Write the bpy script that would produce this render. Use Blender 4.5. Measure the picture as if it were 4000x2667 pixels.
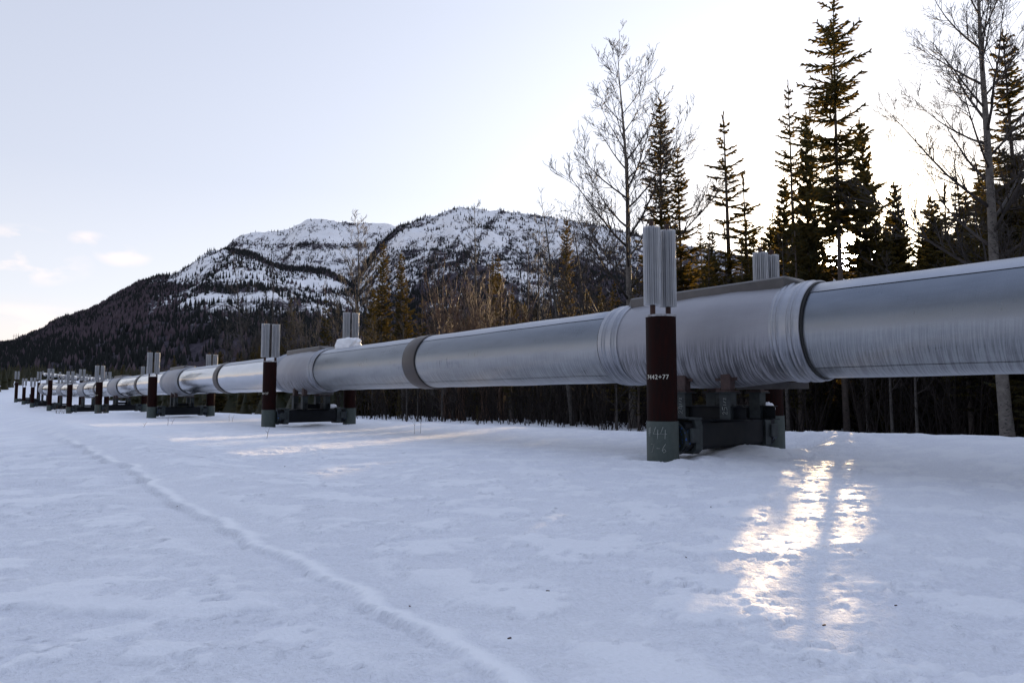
import bpy, math, random
import numpy as np
from mathutils import Vector, Matrix

S = bpy.context.scene
for o in list(bpy.data.objects):
    bpy.data.objects.remove(o)
COL = S.collection
rnd = random.Random(7)
RNG = np.random.RandomState(11)

# ------------------------------------------------------------------ camera, sky, sun, exposure
F = 2667.0
PITCH = math.atan(201.5 / F)
EYE = 1.05
cam_d = bpy.data.cameras.new("camera")
cam_d.sensor_width = 36.0
cam_d.lens = 24.0
cam_d.clip_start = 0.05
cam_d.clip_end = 20000
cam = bpy.data.objects.new("camera", cam_d)
COL.objects.link(cam)
cam.location = (0, 0, EYE)
cam.rotation_euler = (math.pi / 2 + PITCH, 0, 0)
S.camera = cam

SUN_EL = math.radians(9.5)
SUN_AZ = math.radians(26.5)          # to the right of +Y
SUN_DIR = Vector((math.sin(SUN_AZ) * math.cos(SUN_EL), math.cos(SUN_AZ) * math.cos(SUN_EL), math.sin(SUN_EL)))
S.view_settings.view_transform = 'Standard'
S.view_settings.look = 'None'
S.view_settings.gamma = 1
S.view_settings.use_curve_mapping = False
S.view_settings.exposure = 1.98
S.cycles.max_bounces = 6
S.cycles.transparent_max_bounces = 8

W = bpy.data.worlds.new("World")
S.world = W
W.use_nodes = True
def build_world():
    nt = W.node_tree
    nt.nodes.clear()
    N = nt.nodes.new
    L = nt.links.new
    out = N('ShaderNodeOutputWorld')
    bg = N('ShaderNodeBackground')
    sky = N('ShaderNodeTexSky')
    sky.sky_type = 'NISHITA'
    sky.sun_disc = False
    sky.sun_elevation = SUN_EL
    sky.sun_rotation = SUN_AZ
    sky.altitude = 500
    sky.air_density = 1.0
    sky.dust_density = 1.6
    sky.ozone_density = 1.0
    hs = N('ShaderNodeHueSaturation')
    hs.inputs['Saturation'].default_value = 0.62
    L(sky.outputs[0], hs.inputs['Color'])
    # thin high veil that pales the whole sky, a little pink low down
    geo = N('ShaderNodeNewGeometry')
    neg = N('ShaderNodeVectorMath'); neg.operation = 'SCALE'; neg.inputs['Scale'].default_value = -1.0
    L(geo.outputs['Incoming'], neg.inputs[0])
    D = neg.outputs[0]
    sep = N('ShaderNodeSeparateXYZ'); L(D, sep.inputs[0])
    def math_(op, a, b=None, clamp=False):
        m = N('ShaderNodeMath'); m.operation = op; m.use_clamp = clamp
        for i, x in enumerate((a, b)):
            if x is None: continue
            if isinstance(x, (int, float)): m.inputs[i].default_value = x
            else: L(x, m.inputs[i])
        return m.outputs[0]
    ramp = N('ShaderNodeValToRGB')
    L(sep.outputs['Z'], ramp.inputs[0])
    cr = ramp.color_ramp
    cr.elements[0].position = 0.0; cr.elements[0].color = (3.9, 3.25, 2.8, 1)
    cr.elements[1].position = 0.85; cr.elements[1].color = (2.1, 2.45, 3.4, 1)
    e = cr.elements.new(0.12); e.color = (2.85, 2.92, 3.2, 1)
    e = cr.elements.new(0.5); e.color = (2.02, 2.2, 2.72, 1)
    e = cr.elements.new(0.28); e.color = (2.3, 2.46, 2.92, 1)
    mix = N('ShaderNodeMix'); mix.data_type = 'RGBA'; mix.inputs['Factor'].default_value = 0.92
    L(hs.outputs[0], mix.inputs['A']); L(ramp.outputs[0], mix.inputs['B'])
    # the sky is brighter on the sun's side and dimmer opposite
    hd = N('ShaderNodeVectorMath'); hd.operation = 'DOT_PRODUCT'
    L(D, hd.inputs[0]); hd.inputs[1].default_value = (math.sin(SUN_AZ), math.cos(SUN_AZ), 0)
    fz = math_('ADD', math_('MULTIPLY', hd.outputs['Value'], 0.27), 0.79)
    vs = N('ShaderNodeVectorMath'); vs.operation = 'SCALE'
    L(mix.outputs['Result'], vs.inputs[0]); L(fz, vs.inputs['Scale'])
    col = vs.outputs[0]
    # bright air round the sun
    dot = N('ShaderNodeVectorMath'); dot.operation = 'DOT_PRODUCT'
    L(D, dot.inputs[0]); dot.inputs[1].default_value = tuple(SUN_DIR)
    om = math_('SUBTRACT', 1.0, dot.outputs['Value'])
    def lobe(k, amp, c):
        e1 = math_('MULTIPLY', om, -k)
        e2 = math_('EXPONENT', e1)
        e3 = math_('MULTIPLY', e2, amp)
        v = N('ShaderNodeVectorMath'); v.operation = 'SCALE'
        v.inputs[0].default_value = c; L(e3, v.inputs['Scale'])
        return v.outputs[0]
    def add(a, b):
        v = N('ShaderNodeVectorMath'); v.operation = 'ADD'; L(a, v.inputs[0]); L(b, v.inputs[1]); return v.outputs[0]
    col = add(col, lobe(8.0, 1.2, (1.0, 0.97, 0.93)))
    col = add(col, lobe(160.0, 30.0, (1.0, 0.80, 0.50)))
    col = add(col, lobe(3500.0, 900.0, (1.0, 0.85, 0.6)))
    # small evening clouds low in the west
    nz = N('ShaderNodeTexNoise'); nz.inputs['Scale'].default_value = 17.0; nz.inputs['Detail'].default_value = 6
    mp = N('ShaderNodeMapping'); mp.inputs['Scale'].default_value = (1, 1, 2.2)
    L(D, mp.inputs[0]); L(mp.outputs[0], nz.inputs['Vector'])
    tot = None
    for (px, py, rx, rz) in [(60, 1020, .052, .020), (150, 1055, .035, .012), (80, 920, .022, .009), (350, 935, .016, .007), (482, 1000, .022, .010), (40, 1280, .10, .02)]:
        u = (px - 2000) / F; v = (1333.5 - py) / F
        d = Vector((u, math.cos(PITCH) - v * math.sin(PITCH), math.sin(PITCH) + v * math.cos(PITCH))).normalized()
        sb = N('ShaderNodeVectorMath'); sb.operation = 'SUBTRACT'; L(D, sb.inputs[0]); sb.inputs[1].default_value = tuple(d)
        sc = N('ShaderNodeVectorMath'); sc.operation = 'MULTIPLY'; L(sb.outputs[0], sc.inputs[0]); sc.inputs[1].default_value = (1 / rx, 1 / rx, 1 / rz)
        ln = N('ShaderNodeVectorMath'); ln.operation = 'LENGTH'; L(sc.outputs[0], ln.inputs[0])
        a = math_('SUBTRACT', 1.6, ln.outputs['Value'])
        a = math_('MULTIPLY', a, 0.16 if rx > .1 else 0.42)
        a = math_('MAXIMUM', a, 0.0)
        tot = a if tot is None else math_('MAXIMUM', tot, a)
    nn = math_('SUBTRACT', nz.outputs['Fac'], 0.43)
    nn = math_('MULTIPLY', nn, 5.0, True)
    fac = math_('MULTIPLY', tot, nn, True)
    cm = N('ShaderNodeMix'); cm.data_type = 'RGBA'
    L(fac, cm.inputs['Factor']); L(col, cm.inputs['A']); cm.inputs['B'].default_value = (4.3, 3.5, 3.1, 1)
    L(cm.outputs['Result'], bg.inputs['Color'])
    bg.inputs['Strength'].default_value = 0.085
    L(bg.outputs[0], out.inputs[0])
build_world()

sun_d = bpy.data.lights.new("sun", 'SUN')
sun_d.energy = 2.1
sun_d.angle = math.radians(0.5)
sun_d.color = (1.0, 0.70, 0.38)
sun = bpy.data.objects.new("sun", sun_d)
COL.objects.link(sun)
sun.rotation_euler = (-SUN_DIR).to_track_quat('-Z', 'Y').to_euler()

# ------------------------------------------------------------------ helpers
def at(px, py, Y):
    """world point seen at pixel (px, py) of the 4000 px wide photograph, Y metres ahead"""
    u = (px - 2000) / F; v = (1333.5 - py) / F
    d = (u, math.cos(PITCH) - v * math.sin(PITCH), math.sin(PITCH) + v * math.cos(PITCH))
    k = Y / d[1]
    return Vector((d[0] * k, Y, EYE + d[2] * k))
def on_plane(px, py, z=0.0):
    u = (px - 2000) / F; v = (1333.5 - py) / F
    d = (u, math.cos(PITCH) - v * math.sin(PITCH), math.sin(PITCH) + v * math.cos(PITCH))
    k = (z - EYE) / d[2]
    return Vector((d[0] * k, d[1] * k, z))

_perm = np.random.RandomState(3).permutation(4096)
def pnoise(x, y, seed=0):
    x = np.asarray(x, float); y = np.asarray(y, float)
    xi = np.floor(x).astype(int); yi = np.floor(y).astype(int)
    xf = x - xi; yf = y - yi
    u = xf * xf * xf * (xf * (xf * 6 - 15) + 10); v = yf * yf * yf * (yf * (yf * 6 - 15) + 10)
    def g(ix, iy, dx, dy):
        h = _perm[(_perm[(ix + seed * 131) & 4095] + iy) & 4095]
        a = h * (2 * math.pi / 4096.0) * 17
        return np.cos(a) * dx + np.sin(a) * dy
    n00 = g(xi, yi, xf, yf); n10 = g(xi + 1, yi, xf - 1, yf)
    n01 = g(xi, yi + 1, xf, yf - 1); n11 = g(xi + 1, yi + 1, xf - 1, yf - 1)
    return (n00 * (1 - u) + n10 * u) * (1 - v) + (n01 * (1 - u) + n11 * u) * v
def fbm(x, y, octv=4, seed=0, gain=.5):
    s = 0; a = 1; f = 1
    for i in range(octv):
        s = s + a * pnoise(x * f, y * f, seed + i); a *= gain; f *= 2.03
    return s
def dip(y):
    return -.072 * sstep(9.5, 3.5, y)
def on_snow(px, py):
    z = 0.0
    for _ in range(5):
        q = on_plane(px, py, z); z = float(dip(q.y))
    return q
def sstep(a, b, x):
    t = np.clip((x - a) / (b - a), 0, 1); return t * t * (3 - 2 * t)

def tag(o, label=None, cat=None, group=None, kind=None):
    if label: o['label'] = label
    if cat: o['category'] = cat
    if group: o['group'] = group
    if kind: o['kind'] = kind
    return o
def empty(name, loc=(0, 0, 0), rz=0, parent=None):
    o = bpy.data.objects.new(name, None); COL.objects.link(o)
    o.empty_display_size = .2
    o.location = loc; o.rotation_euler = (0, 0, rz)
    if parent: o.parent = parent
    return o
def link_mesh(name, me, parent=None, loc=None):
    o = bpy.data.objects.new(name, me); COL.objects.link(o)
    if parent: o.parent = parent
    if loc is not None: o.location = loc
    return o
def np_mesh(name, V, Fq, mats, smooth=False, midx=None):
    """V (n,3) ; Fq (m,k) with one k"""
    me = bpy.data.meshes.new(name)
    V = np.asarray(V, np.float32); Fq = np.asarray(Fq, np.int32)
    m, k = Fq.shape
    me.vertices.add(len(V)); me.vertices.foreach_set('co', V.ravel())
    me.loops.add(m * k); me.loops.foreach_set('vertex_index', Fq.ravel())
    me.polygons.add(m)
    me.polygons.foreach_set('loop_start', np.arange(0, m * k, k, dtype=np.int32))
    me.polygons.foreach_set('loop_total', np.full(m, k, np.int32))
    if smooth: me.polygons.foreach_set('use_smooth', np.ones(m, bool))
    for mt in (mats if isinstance(mats, (list, tuple)) else [mats]): me.materials.append(mt)
    if midx is not None: me.polygons.foreach_set('material_index', np.asarray(midx, np.int32))
    me.update(calc_edges=True)
    return me

class MB:
    def __init__(s): s.v = []; s.f = []; s.sm = []
    def add(s, vs, fs, smooth=False):
        b = len(s.v); s.v += [tuple(v) for v in vs]; s.f += [tuple(b + i for i in f) for f in fs]; s.sm += [smooth] * len(fs); return s
    def box(s, c, d, rz=0, bev=0.0, rot=None):
        """box with chamfered edges, centre c, size d"""
        hx, hy, hz = d[0] / 2, d[1] / 2, d[2] / 2
        R = rot if rot is not None else Matrix.Rotation(rz, 3, 'Z')
        c = Vector(c)
        if bev <= 0:
            vs = [R @ Vector((x, y, z)) + c for x in (-hx, hx) for y in (-hy, hy) for z in (-hz, hz)]
            fs = [(0, 1, 3, 2), (4, 6, 7, 5), (0, 4, 5, 1), (2, 3, 7, 6), (0, 2, 6, 4), (1, 5, 7, 3)]
            return s.add(vs, fs)
        b = min(bev, hx * .9, hy * .9, hz * .9)
        idx = {}; vs = []
        for sx in (-1, 1):
            for sy in (-1, 1):
                for sz in (-1, 1):
                    for ax in range(3):
                        p = [sx * (hx - b), sy * (hy - b), sz * (hz - b)]
                        p[ax] = (sx * hx, sy * hy, sz * hz)[ax]
                        idx[(sx, sy, sz, ax)] = len(vs); vs.append(R @ Vector(p) + c)
        fs = []
        for ax in range(3):
            o1, o2 = [(1, 2), (2, 0), (0, 1)][ax]
            for sg in (-1, 1):
                q = []
                for (a, b_) in ((-1, -1), (1, -1), (1, 1), (-1, 1)):
                    k = [0, 0, 0]; k[ax] = sg; k[o1] = a; k[o2] = b_
                    q.append(idx[(k[0], k[1], k[2], ax)])
                fs.append(q if sg > 0 else q[::-1])
        for ax in range(3):
            o1, o2 = [(1, 2), (2, 0), (0, 1)][ax]
            for a in (-1, 1):
                for b_ in (-1, 1):
                    k0 = [0, 0, 0]; k0[ax] = -1; k0[o1] = a; k0[o2] = b_
                    k1 = list(k0); k1[ax] = 1
                    q = [idx[(*k0, o1)], idx[(*k1, o1)], idx[(*k1, o2)], idx[(*k0, o2)]]
                    fs.append(q if a * b_ < 0 else q[::-1])
        for sx in (-1, 1):
            for sy in (-1, 1):
                for sz in (-1, 1):
                    q = [idx[(sx, sy, sz, a)] for a in range(3)]
                    fs.append(q if sx * sy * sz > 0 else q[::-1])
        return s.add(vs, fs)
    def tube(s, p0, p1, r0, r1=None, n=12, cap=True, smooth=True):
        r1 = r0 if r1 is None else r1
        p0 = Vector(p0); p1 = Vector(p1); d = (p1 - p0).normalized()
        a = d.orthogonal().normalized(); b = d.cross(a)
        vs = []
        for (p, r) in ((p0, r0), (p1, r1)):
            for i in range(n):
                t = 2 * math.pi * i / n
                vs.append(p + a * (r * math.cos(t)) + b * (r * math.sin(t)))
        s.add(vs, [(i, (i + 1) % n, n + (i + 1) % n, n + i) for i in range(n)], smooth)
        if cap:
            s.add(vs[:n], [tuple(range(n))[::-1]]); s.add(vs[n:], [tuple(range(n))])
        return s
    def path(s, pts, rad, n=6, smooth=True):
        pts = [Vector(p) for p in pts]; base = []; vs = []
        a = None
        for i, p in enumerate(pts):
            d = (pts[min(i + 1, len(pts) - 1)] - pts[max(i - 1, 0)]).normalized()
            a = d.orthogonal().normalized() if a is None else (a - d * a.dot(d)).normalized()
            b = d.cross(a)
            r = rad[i] if isinstance(rad, (list, tuple)) else rad
            for k in range(n):
                t = 2 * math.pi * k / n; vs.append(p + a * r * math.cos(t) + b * r * math.sin(t))
        fs = [(i * n + k, i * n + (k + 1) % n, (i + 1) * n + (k + 1) % n, (i + 1) * n + k) for i in range(len(pts) - 1) for k in range(n)]
        fs.append(tuple(range(n))[::-1]); fs.append(tuple((len(pts) - 1) * n + k for k in range(n)))
        return s.add(vs, fs, smooth)
    def prism(s, prof, x0, x1, f=None):
        """extrude a closed (y,z) outline along x"""
        n = len(prof)
        vs = [(x0, y, z) for y, z in prof] + [(x1, y, z) for y, z in prof]
        fs = [(i, (i + 1) % n, n + (i + 1) % n, n + i) for i in range(n)] + [tuple(range(n))[::-1], tuple(range(n, 2 * n))]
        if f: vs = [f(Vector(v)) for v in vs]
        return s.add(vs, fs)
    def mesh(s, name, mat):
        me = bpy.data.meshes.new(name); me.from_pydata(s.v, [], s.f)
        me.polygons.foreach_set('use_smooth', s.sm)
        for m in (mat if isinstance(mat, (list, tuple)) else [mat]): me.materials.append(m)
        me.update(); return me
    def build(s, name, mat, parent=None, loc=None):
        return link_mesh(name, s.mesh(name, mat), parent, loc)

def lathe_x(prof, n=64, a0=0.0, a1=2 * math.pi, flare=None):
    """prof: list of (x, r); revolve about x. angle 0 = up (+z), positive towards -y (the road side)."""
    mb = MB(); full = abs(a1 - a0 - 2 * math.pi) < 1e-6
    m = n if full else n + 1
    vs = []
    for (x, r) in prof:
        for i in range(m):
            t = a0 + (a1 - a0) * i / n
            rr = r + (flare(x, t) if flare else 0)
            vs.append((x, -rr * math.sin(t), rr * math.cos(t)))
    fs = []
    for j in range(len(prof) - 1):
        for i in range(n):
            i2 = (i + 1) % m
            fs.append((j * m + i, (j + 1) * m + i, (j + 1) * m + i2, j * m + i2))
    mb.add(vs, fs, True)
    return mb

# ------------------------------------------------------------------ materials
def new_mat(name):
    m = bpy.data.materials.new(name); m.use_nodes = True
    nt = m.node_tree; b = nt.nodes['Principled BSDF']
    return m, nt, b
def nd(nt, t, **kw):
    n = nt.nodes.new(t)
    for k, v in kw.items(): setattr(n, k, v)
    return n
def noise(nt, scale, detail=4, rough=.55, coord='Object', mscale=None):
    tc = nd(nt, 'ShaderNodeTexCoord'); n = nd(nt, 'ShaderNodeTexNoise')
    n.inputs['Scale'].default_value = scale; n.inputs['Detail'].default_value = detail; n.inputs['Roughness'].default_value = rough
    if mscale:
        mp = nd(nt, 'ShaderNodeMapping'); mp.inputs['Scale'].default_value = mscale
        nt.links.new(tc.outputs[coord], mp.inputs[0]); nt.links.new(mp.outputs[0], n.inputs['Vector'])
    else: nt.links.new(tc.outputs[coord], n.inputs['Vector'])
    return n.outputs['Fac']
def ramp(nt, src, stops):
    r = nd(nt, 'ShaderNodeValToRGB'); nt.links.new(src, r.inputs[0])
    cr = r.color_ramp
    for i, (p, c) in enumerate(stops):
        e = cr.elements[i] if i < 2 else cr.elements.new(p)
        e.position = p; e.color = (*c, 1) if len(c) == 3 else c
    return r.outputs['Color']
def g3(v): return (v, v, v)
def bump(nt, b, src, strength, dist, prev=None):
    bp = nd(nt, 'ShaderNodeBump'); bp.inputs['Strength'].default_value = strength; bp.inputs['Distance'].default_value = dist
    nt.links.new(src, bp.inputs['Height'])
    if prev is not None: nt.links.new(prev, bp.inputs['Normal'])
    nt.links.new(bp.outputs[0], b.inputs['Normal']); return bp.outputs[0]
def mixc(nt, f, a, b_, mode='MIX'):
    m = nd(nt, 'ShaderNodeMix', data_type='RGBA', blend_type=mode)
    for s_, x in ((m.inputs['Factor'], f), (m.inputs['A'], a), (m.inputs['B'], b_)):
        if isinstance(x, (int, float)): s_.default_value = x
        elif isinstance(x, tuple): s_.default_value = (*x, 1) if len(x) == 3 else x
        else: nt.links.new(x, s_)
    return m.outputs['Result']
def mathn(nt, op, a, b_=None, clamp=False):
    m = nd(nt, 'ShaderNodeMath', operation=op, use_clamp=clamp)
    for i, x in enumerate((a, b_)):
        if x is None: continue
        if isinstance(x, (int, float)): m.inputs[i].default_value = x
        else: nt.links.new(x, m.inputs[i])
    return m.outputs[0]

M = {}
def m_simple(key, c0, c1, scale, rough=(.5, .8), metal=0.0, bump_s=.2, bump_d=.01, mscale=None, detail=5, spec=.5):
    m, nt, b = new_mat(key)
    n = noise(nt, scale, detail, .6, mscale=mscale)
    nt.links.new(ramp(nt, n, [(.3, c0), (.7, c1)]), b.inputs['Base Color'])
    nt.links.new(ramp(nt, n, [(.3, g3(rough[0])), (.7, g3(rough[1]))]), b.inputs['Roughness'])
    b.inputs['Metallic'].default_value = metal
    b.inputs['Specular IOR Level'].default_value = spec
    if bump_s: bump(nt, b, n, bump_s, bump_d)
    M[key] = m; return m

# snow on the ground
def snow_mat():
    m, nt, b = new_mat('snow')
    tc = nd(nt, 'ShaderNodeTexCoord')
    n1 = noise(nt, 7.0, 8, .62)
    n2 = noise(nt, 45.0, 4, .6)
    n3 = noise(nt, 260.0, 2, .5)
    n4 = noise(nt, 0.45, 3, .5)
    gl = nd(nt, 'ShaderNodeAttribute'); gl.attribute_name = 'glaze'; G_ = gl.outputs['Fac']
    c = ramp(nt, n4, [(.3, (.80, .825, .89)), (.7, (.85, .87, .915))])
    c = mixc(nt, .5, c, mixc(nt, 1.0, c, ramp(nt, n2, [(.35, g3(.86)), (.65, g3(1.06))]), 'MULTIPLY'))
    c = mixc(nt, G_, c, (.90, .92, .95))
    nt.links.new(c, b.inputs['Base Color'])
    rr = mixc(nt, G_, ramp(nt, n2, [(.3, g3(.55)), (.7, g3(.8))]), g3(.40))
    nt.links.new(rr, b.inputs['Roughness'])
    b.inputs['Specular IOR Level'].default_value = .16
    keep_ = mathn(nt, 'SUBTRACT', 1.0, mathn(nt, 'MULTIPLY', G_, .8))
    n1 = mathn(nt, 'MULTIPLY', n1, keep_); n2 = mathn(nt, 'MULTIPLY', n2, keep_)
    p = bump(nt, b, n1, .6, .028)
    p = bump(nt, b, n2, 1.0, .016, p)
    bump(nt, b, n3, .6, .003, p)
    M['snow'] = m
snow_mat()
m_simple('snow_lump', (.82, .84, .87), (.9, .9, .91), 9, (.4, .6), 0, .5, .02)

def metal_jacket(key, base0, base1, rough0, rough1, metal, streak, frost=False):
    m, nt, b = new_mat(key)
    tc = nd(nt, 'ShaderNodeTexCoord')
    b.inputs['Coat Weight'].default_value = 0
    sep = nd(nt, 'ShaderNodeSeparateXYZ'); nt.links.new(tc.outputs['Object'], sep.inputs[0])
    # angle round the pipe as second coordinate
    ang = mathn(nt, 'ARCTAN2', sep.outputs['Y'], sep.outputs['Z'])
    cmb = nd(nt, 'ShaderNodeCombineXYZ')
    nt.links.new(mathn(nt, 'ADD', sep.outputs['X'], mathn(nt, 'MULTIPLY', sep.outputs['Z'], .12)), cmb.inputs[0])
    nt.links.new(ang, cmb.inputs[1])
    def nz(sx, sy, det=5, rough=.6, off=0):
        mp = nd(nt, 'ShaderNodeMapping'); mp.inputs['Scale'].default_value = (sx, sy, 1); mp.inputs['Location'].default_value = (off, off, 0)
        nt.links.new(cmb.outputs[0], mp.inputs[0])
        n = nd(nt, 'ShaderNodeTexNoise'); n.inputs['Scale'].default_value = 1; n.inputs['Detail'].default_value = det; n.inputs['Roughness'].default_value = rough
        nt.links.new(mp.outputs[0], n.inputs['Vector']); return n.outputs['Fac']
    fine = nz(46 if frost else 30, 1.0, 6, .7)
    broad = nz(.7, 1.6, 4, .6, 7)
    speck = nz(90, 60, 3, .7, 3)
    lower = mathn(nt, 'MULTIPLY', mathn(nt, 'ADD', sep.outputs['Z'], .02), -2.6, True)   # run-off streaks hang from the flanks down
    col = ramp(nt, broad, [(.3, base0), (.7, base1)])
    strk = ramp(nt, fine, [(.44, g3(.36)), (.56, g3(1.08))])
    f = mathn(nt, 'MULTIPLY', lower, streak)
    f2 = mathn(nt, 'ADD', f, .05, True)
    col = mixc(nt, f2, col, mixc(nt, 1.0, col, strk, 'MULTIPLY'))
    col = mixc(nt, .35, col, mixc(nt, 1.0, col, ramp(nt, speck, [(.35, g3(.7)), (.65, g3(1.15))]), 'MULTIPLY'))
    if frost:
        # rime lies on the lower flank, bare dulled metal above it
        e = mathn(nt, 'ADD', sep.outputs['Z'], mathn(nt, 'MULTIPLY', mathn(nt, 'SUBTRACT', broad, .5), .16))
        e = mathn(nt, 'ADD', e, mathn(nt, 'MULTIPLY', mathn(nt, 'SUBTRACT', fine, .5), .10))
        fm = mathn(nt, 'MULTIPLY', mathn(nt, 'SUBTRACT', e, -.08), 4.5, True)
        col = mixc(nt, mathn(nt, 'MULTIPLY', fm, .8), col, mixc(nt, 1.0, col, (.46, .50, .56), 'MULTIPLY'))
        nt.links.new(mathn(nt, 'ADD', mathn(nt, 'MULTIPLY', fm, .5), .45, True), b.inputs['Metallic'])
    else:
        b.inputs['Metallic'].default_value = metal
    nt.links.new(col, b.inputs['Base Color'])
    r = ramp(nt, broad, [(.3, g3(rough0)), (.7, g3(rough1))])
    r2 = mathn(nt, 'ADD', r, mathn(nt, 'MULTIPLY', mathn(nt, 'SUBTRACT', fine, .5), .35), True)
    nt.links.new(r2, b.inputs['Roughness'])
    p = bump(nt, b, fine, .07, .004)
    p = bump(nt, b, speck, .12, .002, p)
    bump(nt, b, broad, .35, .03, p)
    M[key] = m
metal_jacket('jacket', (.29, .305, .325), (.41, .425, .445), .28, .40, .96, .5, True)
metal_jacket('clean_jacket', (.46, .48, .52), (.58, .60, .64), .12, .22, 1.0, .15)
metal_jacket('top_jacket', (.34, .36, .40), (.44, .46, .50), .40, .52, .7, .2)
metal_jacket('cover', (.30, .30, .325), (.37, .37, .40), .45, .58, .30, 1.0)
metal_jacket('rib', (.30, .31, .34), (.42, .43, .46), .30, .42, .85, .6)
m_simple('brown_band', (.065, .057, .055), (.10, .088, .083), 5, (.4, .6), .35, .1, .004)
m_simple('ridge_metal', (.095, .09, .088), (.15, .14, .135), 4, (.4, .6), .5, .15, .004)
m_simple('gasket', (.008, .008, .008), (.02, .02, .02), 10, (.6, .8), 0, 0)
m_simple('rust_post', (.005, .0015, .0013), (.022, .0045, .0032), 3, (.6, .85), 0, .25, .004, (6, 6, 1), spec=.12)
m_simple('stem', (.025, .011, .008), (.06, .026, .018), 14, (.5, .8), .2, .2, .003)
m_simple('post_rim', (.16, .15, .15), (.5, .5, .52), 12, (.5, .8), .2, .3, .004)
m_simple('fin_metal', (.62, .63, .65), (.72, .73, .75), 6, (.35, .5), .6, 0)
m_simple('girder', (.005, .006, .008), (.013, .015, .019), 5, (.5, .75), 0, .2, .004, spec=.2)
m_simple('pedestal', (.022, .027, .030), (.060, .070, .070), 6, (.5, .75), 0, .2, .003, spec=.25)
m_simple('foot_red', (.02, .010, .009), (.10, .06, .055), 9, (.5, .8), .1, .3, .004)
m_simple('white_paint', (.62, .60, .52), (.74, .72, .62), 60, (.5, .7), 0, 0)
m_simple('chalk', (.30, .32, .30), (.50, .52, .48), 90, (.7, .9), 0, 0)
m_simple('plaque', (.30, .28, .16), (.42, .40, .26), 60, (.5, .7), 0, 0)
def sleeve_mat():
    m, nt, b = new_mat('green_sleeve')
    n = noise(nt, 6, 6, .65); n2 = noise(nt, 40, 3, .6)
    c = ramp(nt, n, [(.3, (.040, .056, .051)), (.7, (.070, .088, .078))])
    c = mixc(nt, mathn(nt, 'GREATER_THAN', n2, .70), c, (.025, .03, .03))
    nt.links.new(c, b.inputs['Base Color']); b.inputs['Roughness'].default_value = .6
    bump(nt, b, n, .2, .004)
    M['green_sleeve'] = m
sleeve_mat()
def blue_mat():
    m, nt, b = new_mat('blue_marks')
    n2 = noise(nt, 34, 2, .5)
    c = mixc(nt, mathn(nt, 'GREATER_THAN', n2, .66), (.015, .022, .022), (.02, .12, .45))
    nt.links.new(c, b.inputs['Base Color']); b.inputs['Roughness'].default_value = .55
    M['blue_marks'] = m
blue_mat()
def bark(key, c0, c1, dark, marks):
    m, nt, b = new_mat(key)
    n = noise(nt, 5, 5, .6); n2 = noise(nt, 1, 4, .65, mscale=(7, 7, 16)); n3 = noise(nt, 1.1, 2, .5)
    c = ramp(nt, n, [(.3, c0), (.7, c1)])
    mk = mathn(nt, 'GREATER_THAN', n2, marks)
    c = mixc(nt, mk, c, dark)
    nt.links.new(c, b.inputs['Base Color']); b.inputs['Roughness'].default_value = .8
    bump(nt, b, n2, .4, .02)
    M[key] = m
bark('aspen_bark', (.10, .088, .076), (.19, .168, .148), (.05, .045, .04), .60)
bark('sapling_bark', (.035, .030, .027), (.085, .075, .066), (.02, .018, .016), .58)
bark('spruce_bark', (.055, .042, .035), (.11, .085, .07), (.03, .025, .02), .62)
def twig():
    m, nt, b = new_mat('twigs')
    n = noise(nt, 1.4, 3, .6)
    nt.links.new(ramp(nt, n, [(.3, (.024, .019, .017)), (.7, (.060, .046, .038))]), b.inputs['Base Color'])
    b.inputs['Roughness'].default_value = .7
    M['twigs'] = m
twig()
m_simple('dark_twigs', (.016, .013, .012), (.034, .027, .024), 2, (.6, .9), 0, 0, spec=.1)  # undergrowth twigs: the shade inside the woods is put into this darker colour
m_simple('willow', (.075, .042, .026), (.15, .085, .05), 2, (.5, .8), 0, 0)
def needles(key, c0, c1, c2):
    m, nt, b = new_mat(key)
    n = noise(nt, 1.3, 4, .7); n2 = noise(nt, 9, 2, .6)
    c = ramp(nt, n, [(.3, c0), (.5, c1), (.72, c2)])
    c = mixc(nt, .5, c, mixc(nt, 1.0, c, ramp(nt, n2, [(.3, g3(.5)), (.7, g3(1.5))]), 'MULTIPLY'))
    nt.links.new(c, b.inputs['Base Color']); b.inputs['Roughness'].default_value = .6
    b.inputs['Specular IOR Level'].default_value = .3
    tr = nd(nt, 'ShaderNodeBsdfTranslucent')
    tr.inputs['Color'].default_value = (.24, .165, .035, 1)
    mx = nd(nt, 'ShaderNodeMixShader'); mx.inputs[0].default_value = .34
    out = nt.nodes['Material Output']
    nt.links.new(b.outputs[0], mx.inputs[1]); nt.links.new(tr.outputs[0], mx.inputs[2]); nt.links.new(mx.outputs[0], out.inputs['Surface'])
    M[key] = m
needles('needles', (.013, .019, .010), (.021, .028, .013), (.036, .036, .017))
m_simple('far_needles', (.008, .010, .010), (.020, .022, .022), .05, (.7, .9), 0, 0, spec=.1)
m_simple('far_brush', (.055, .040, .048), (.10, .075, .085), .05, (.8, .9), 0, 0, spec=.1)
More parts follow.
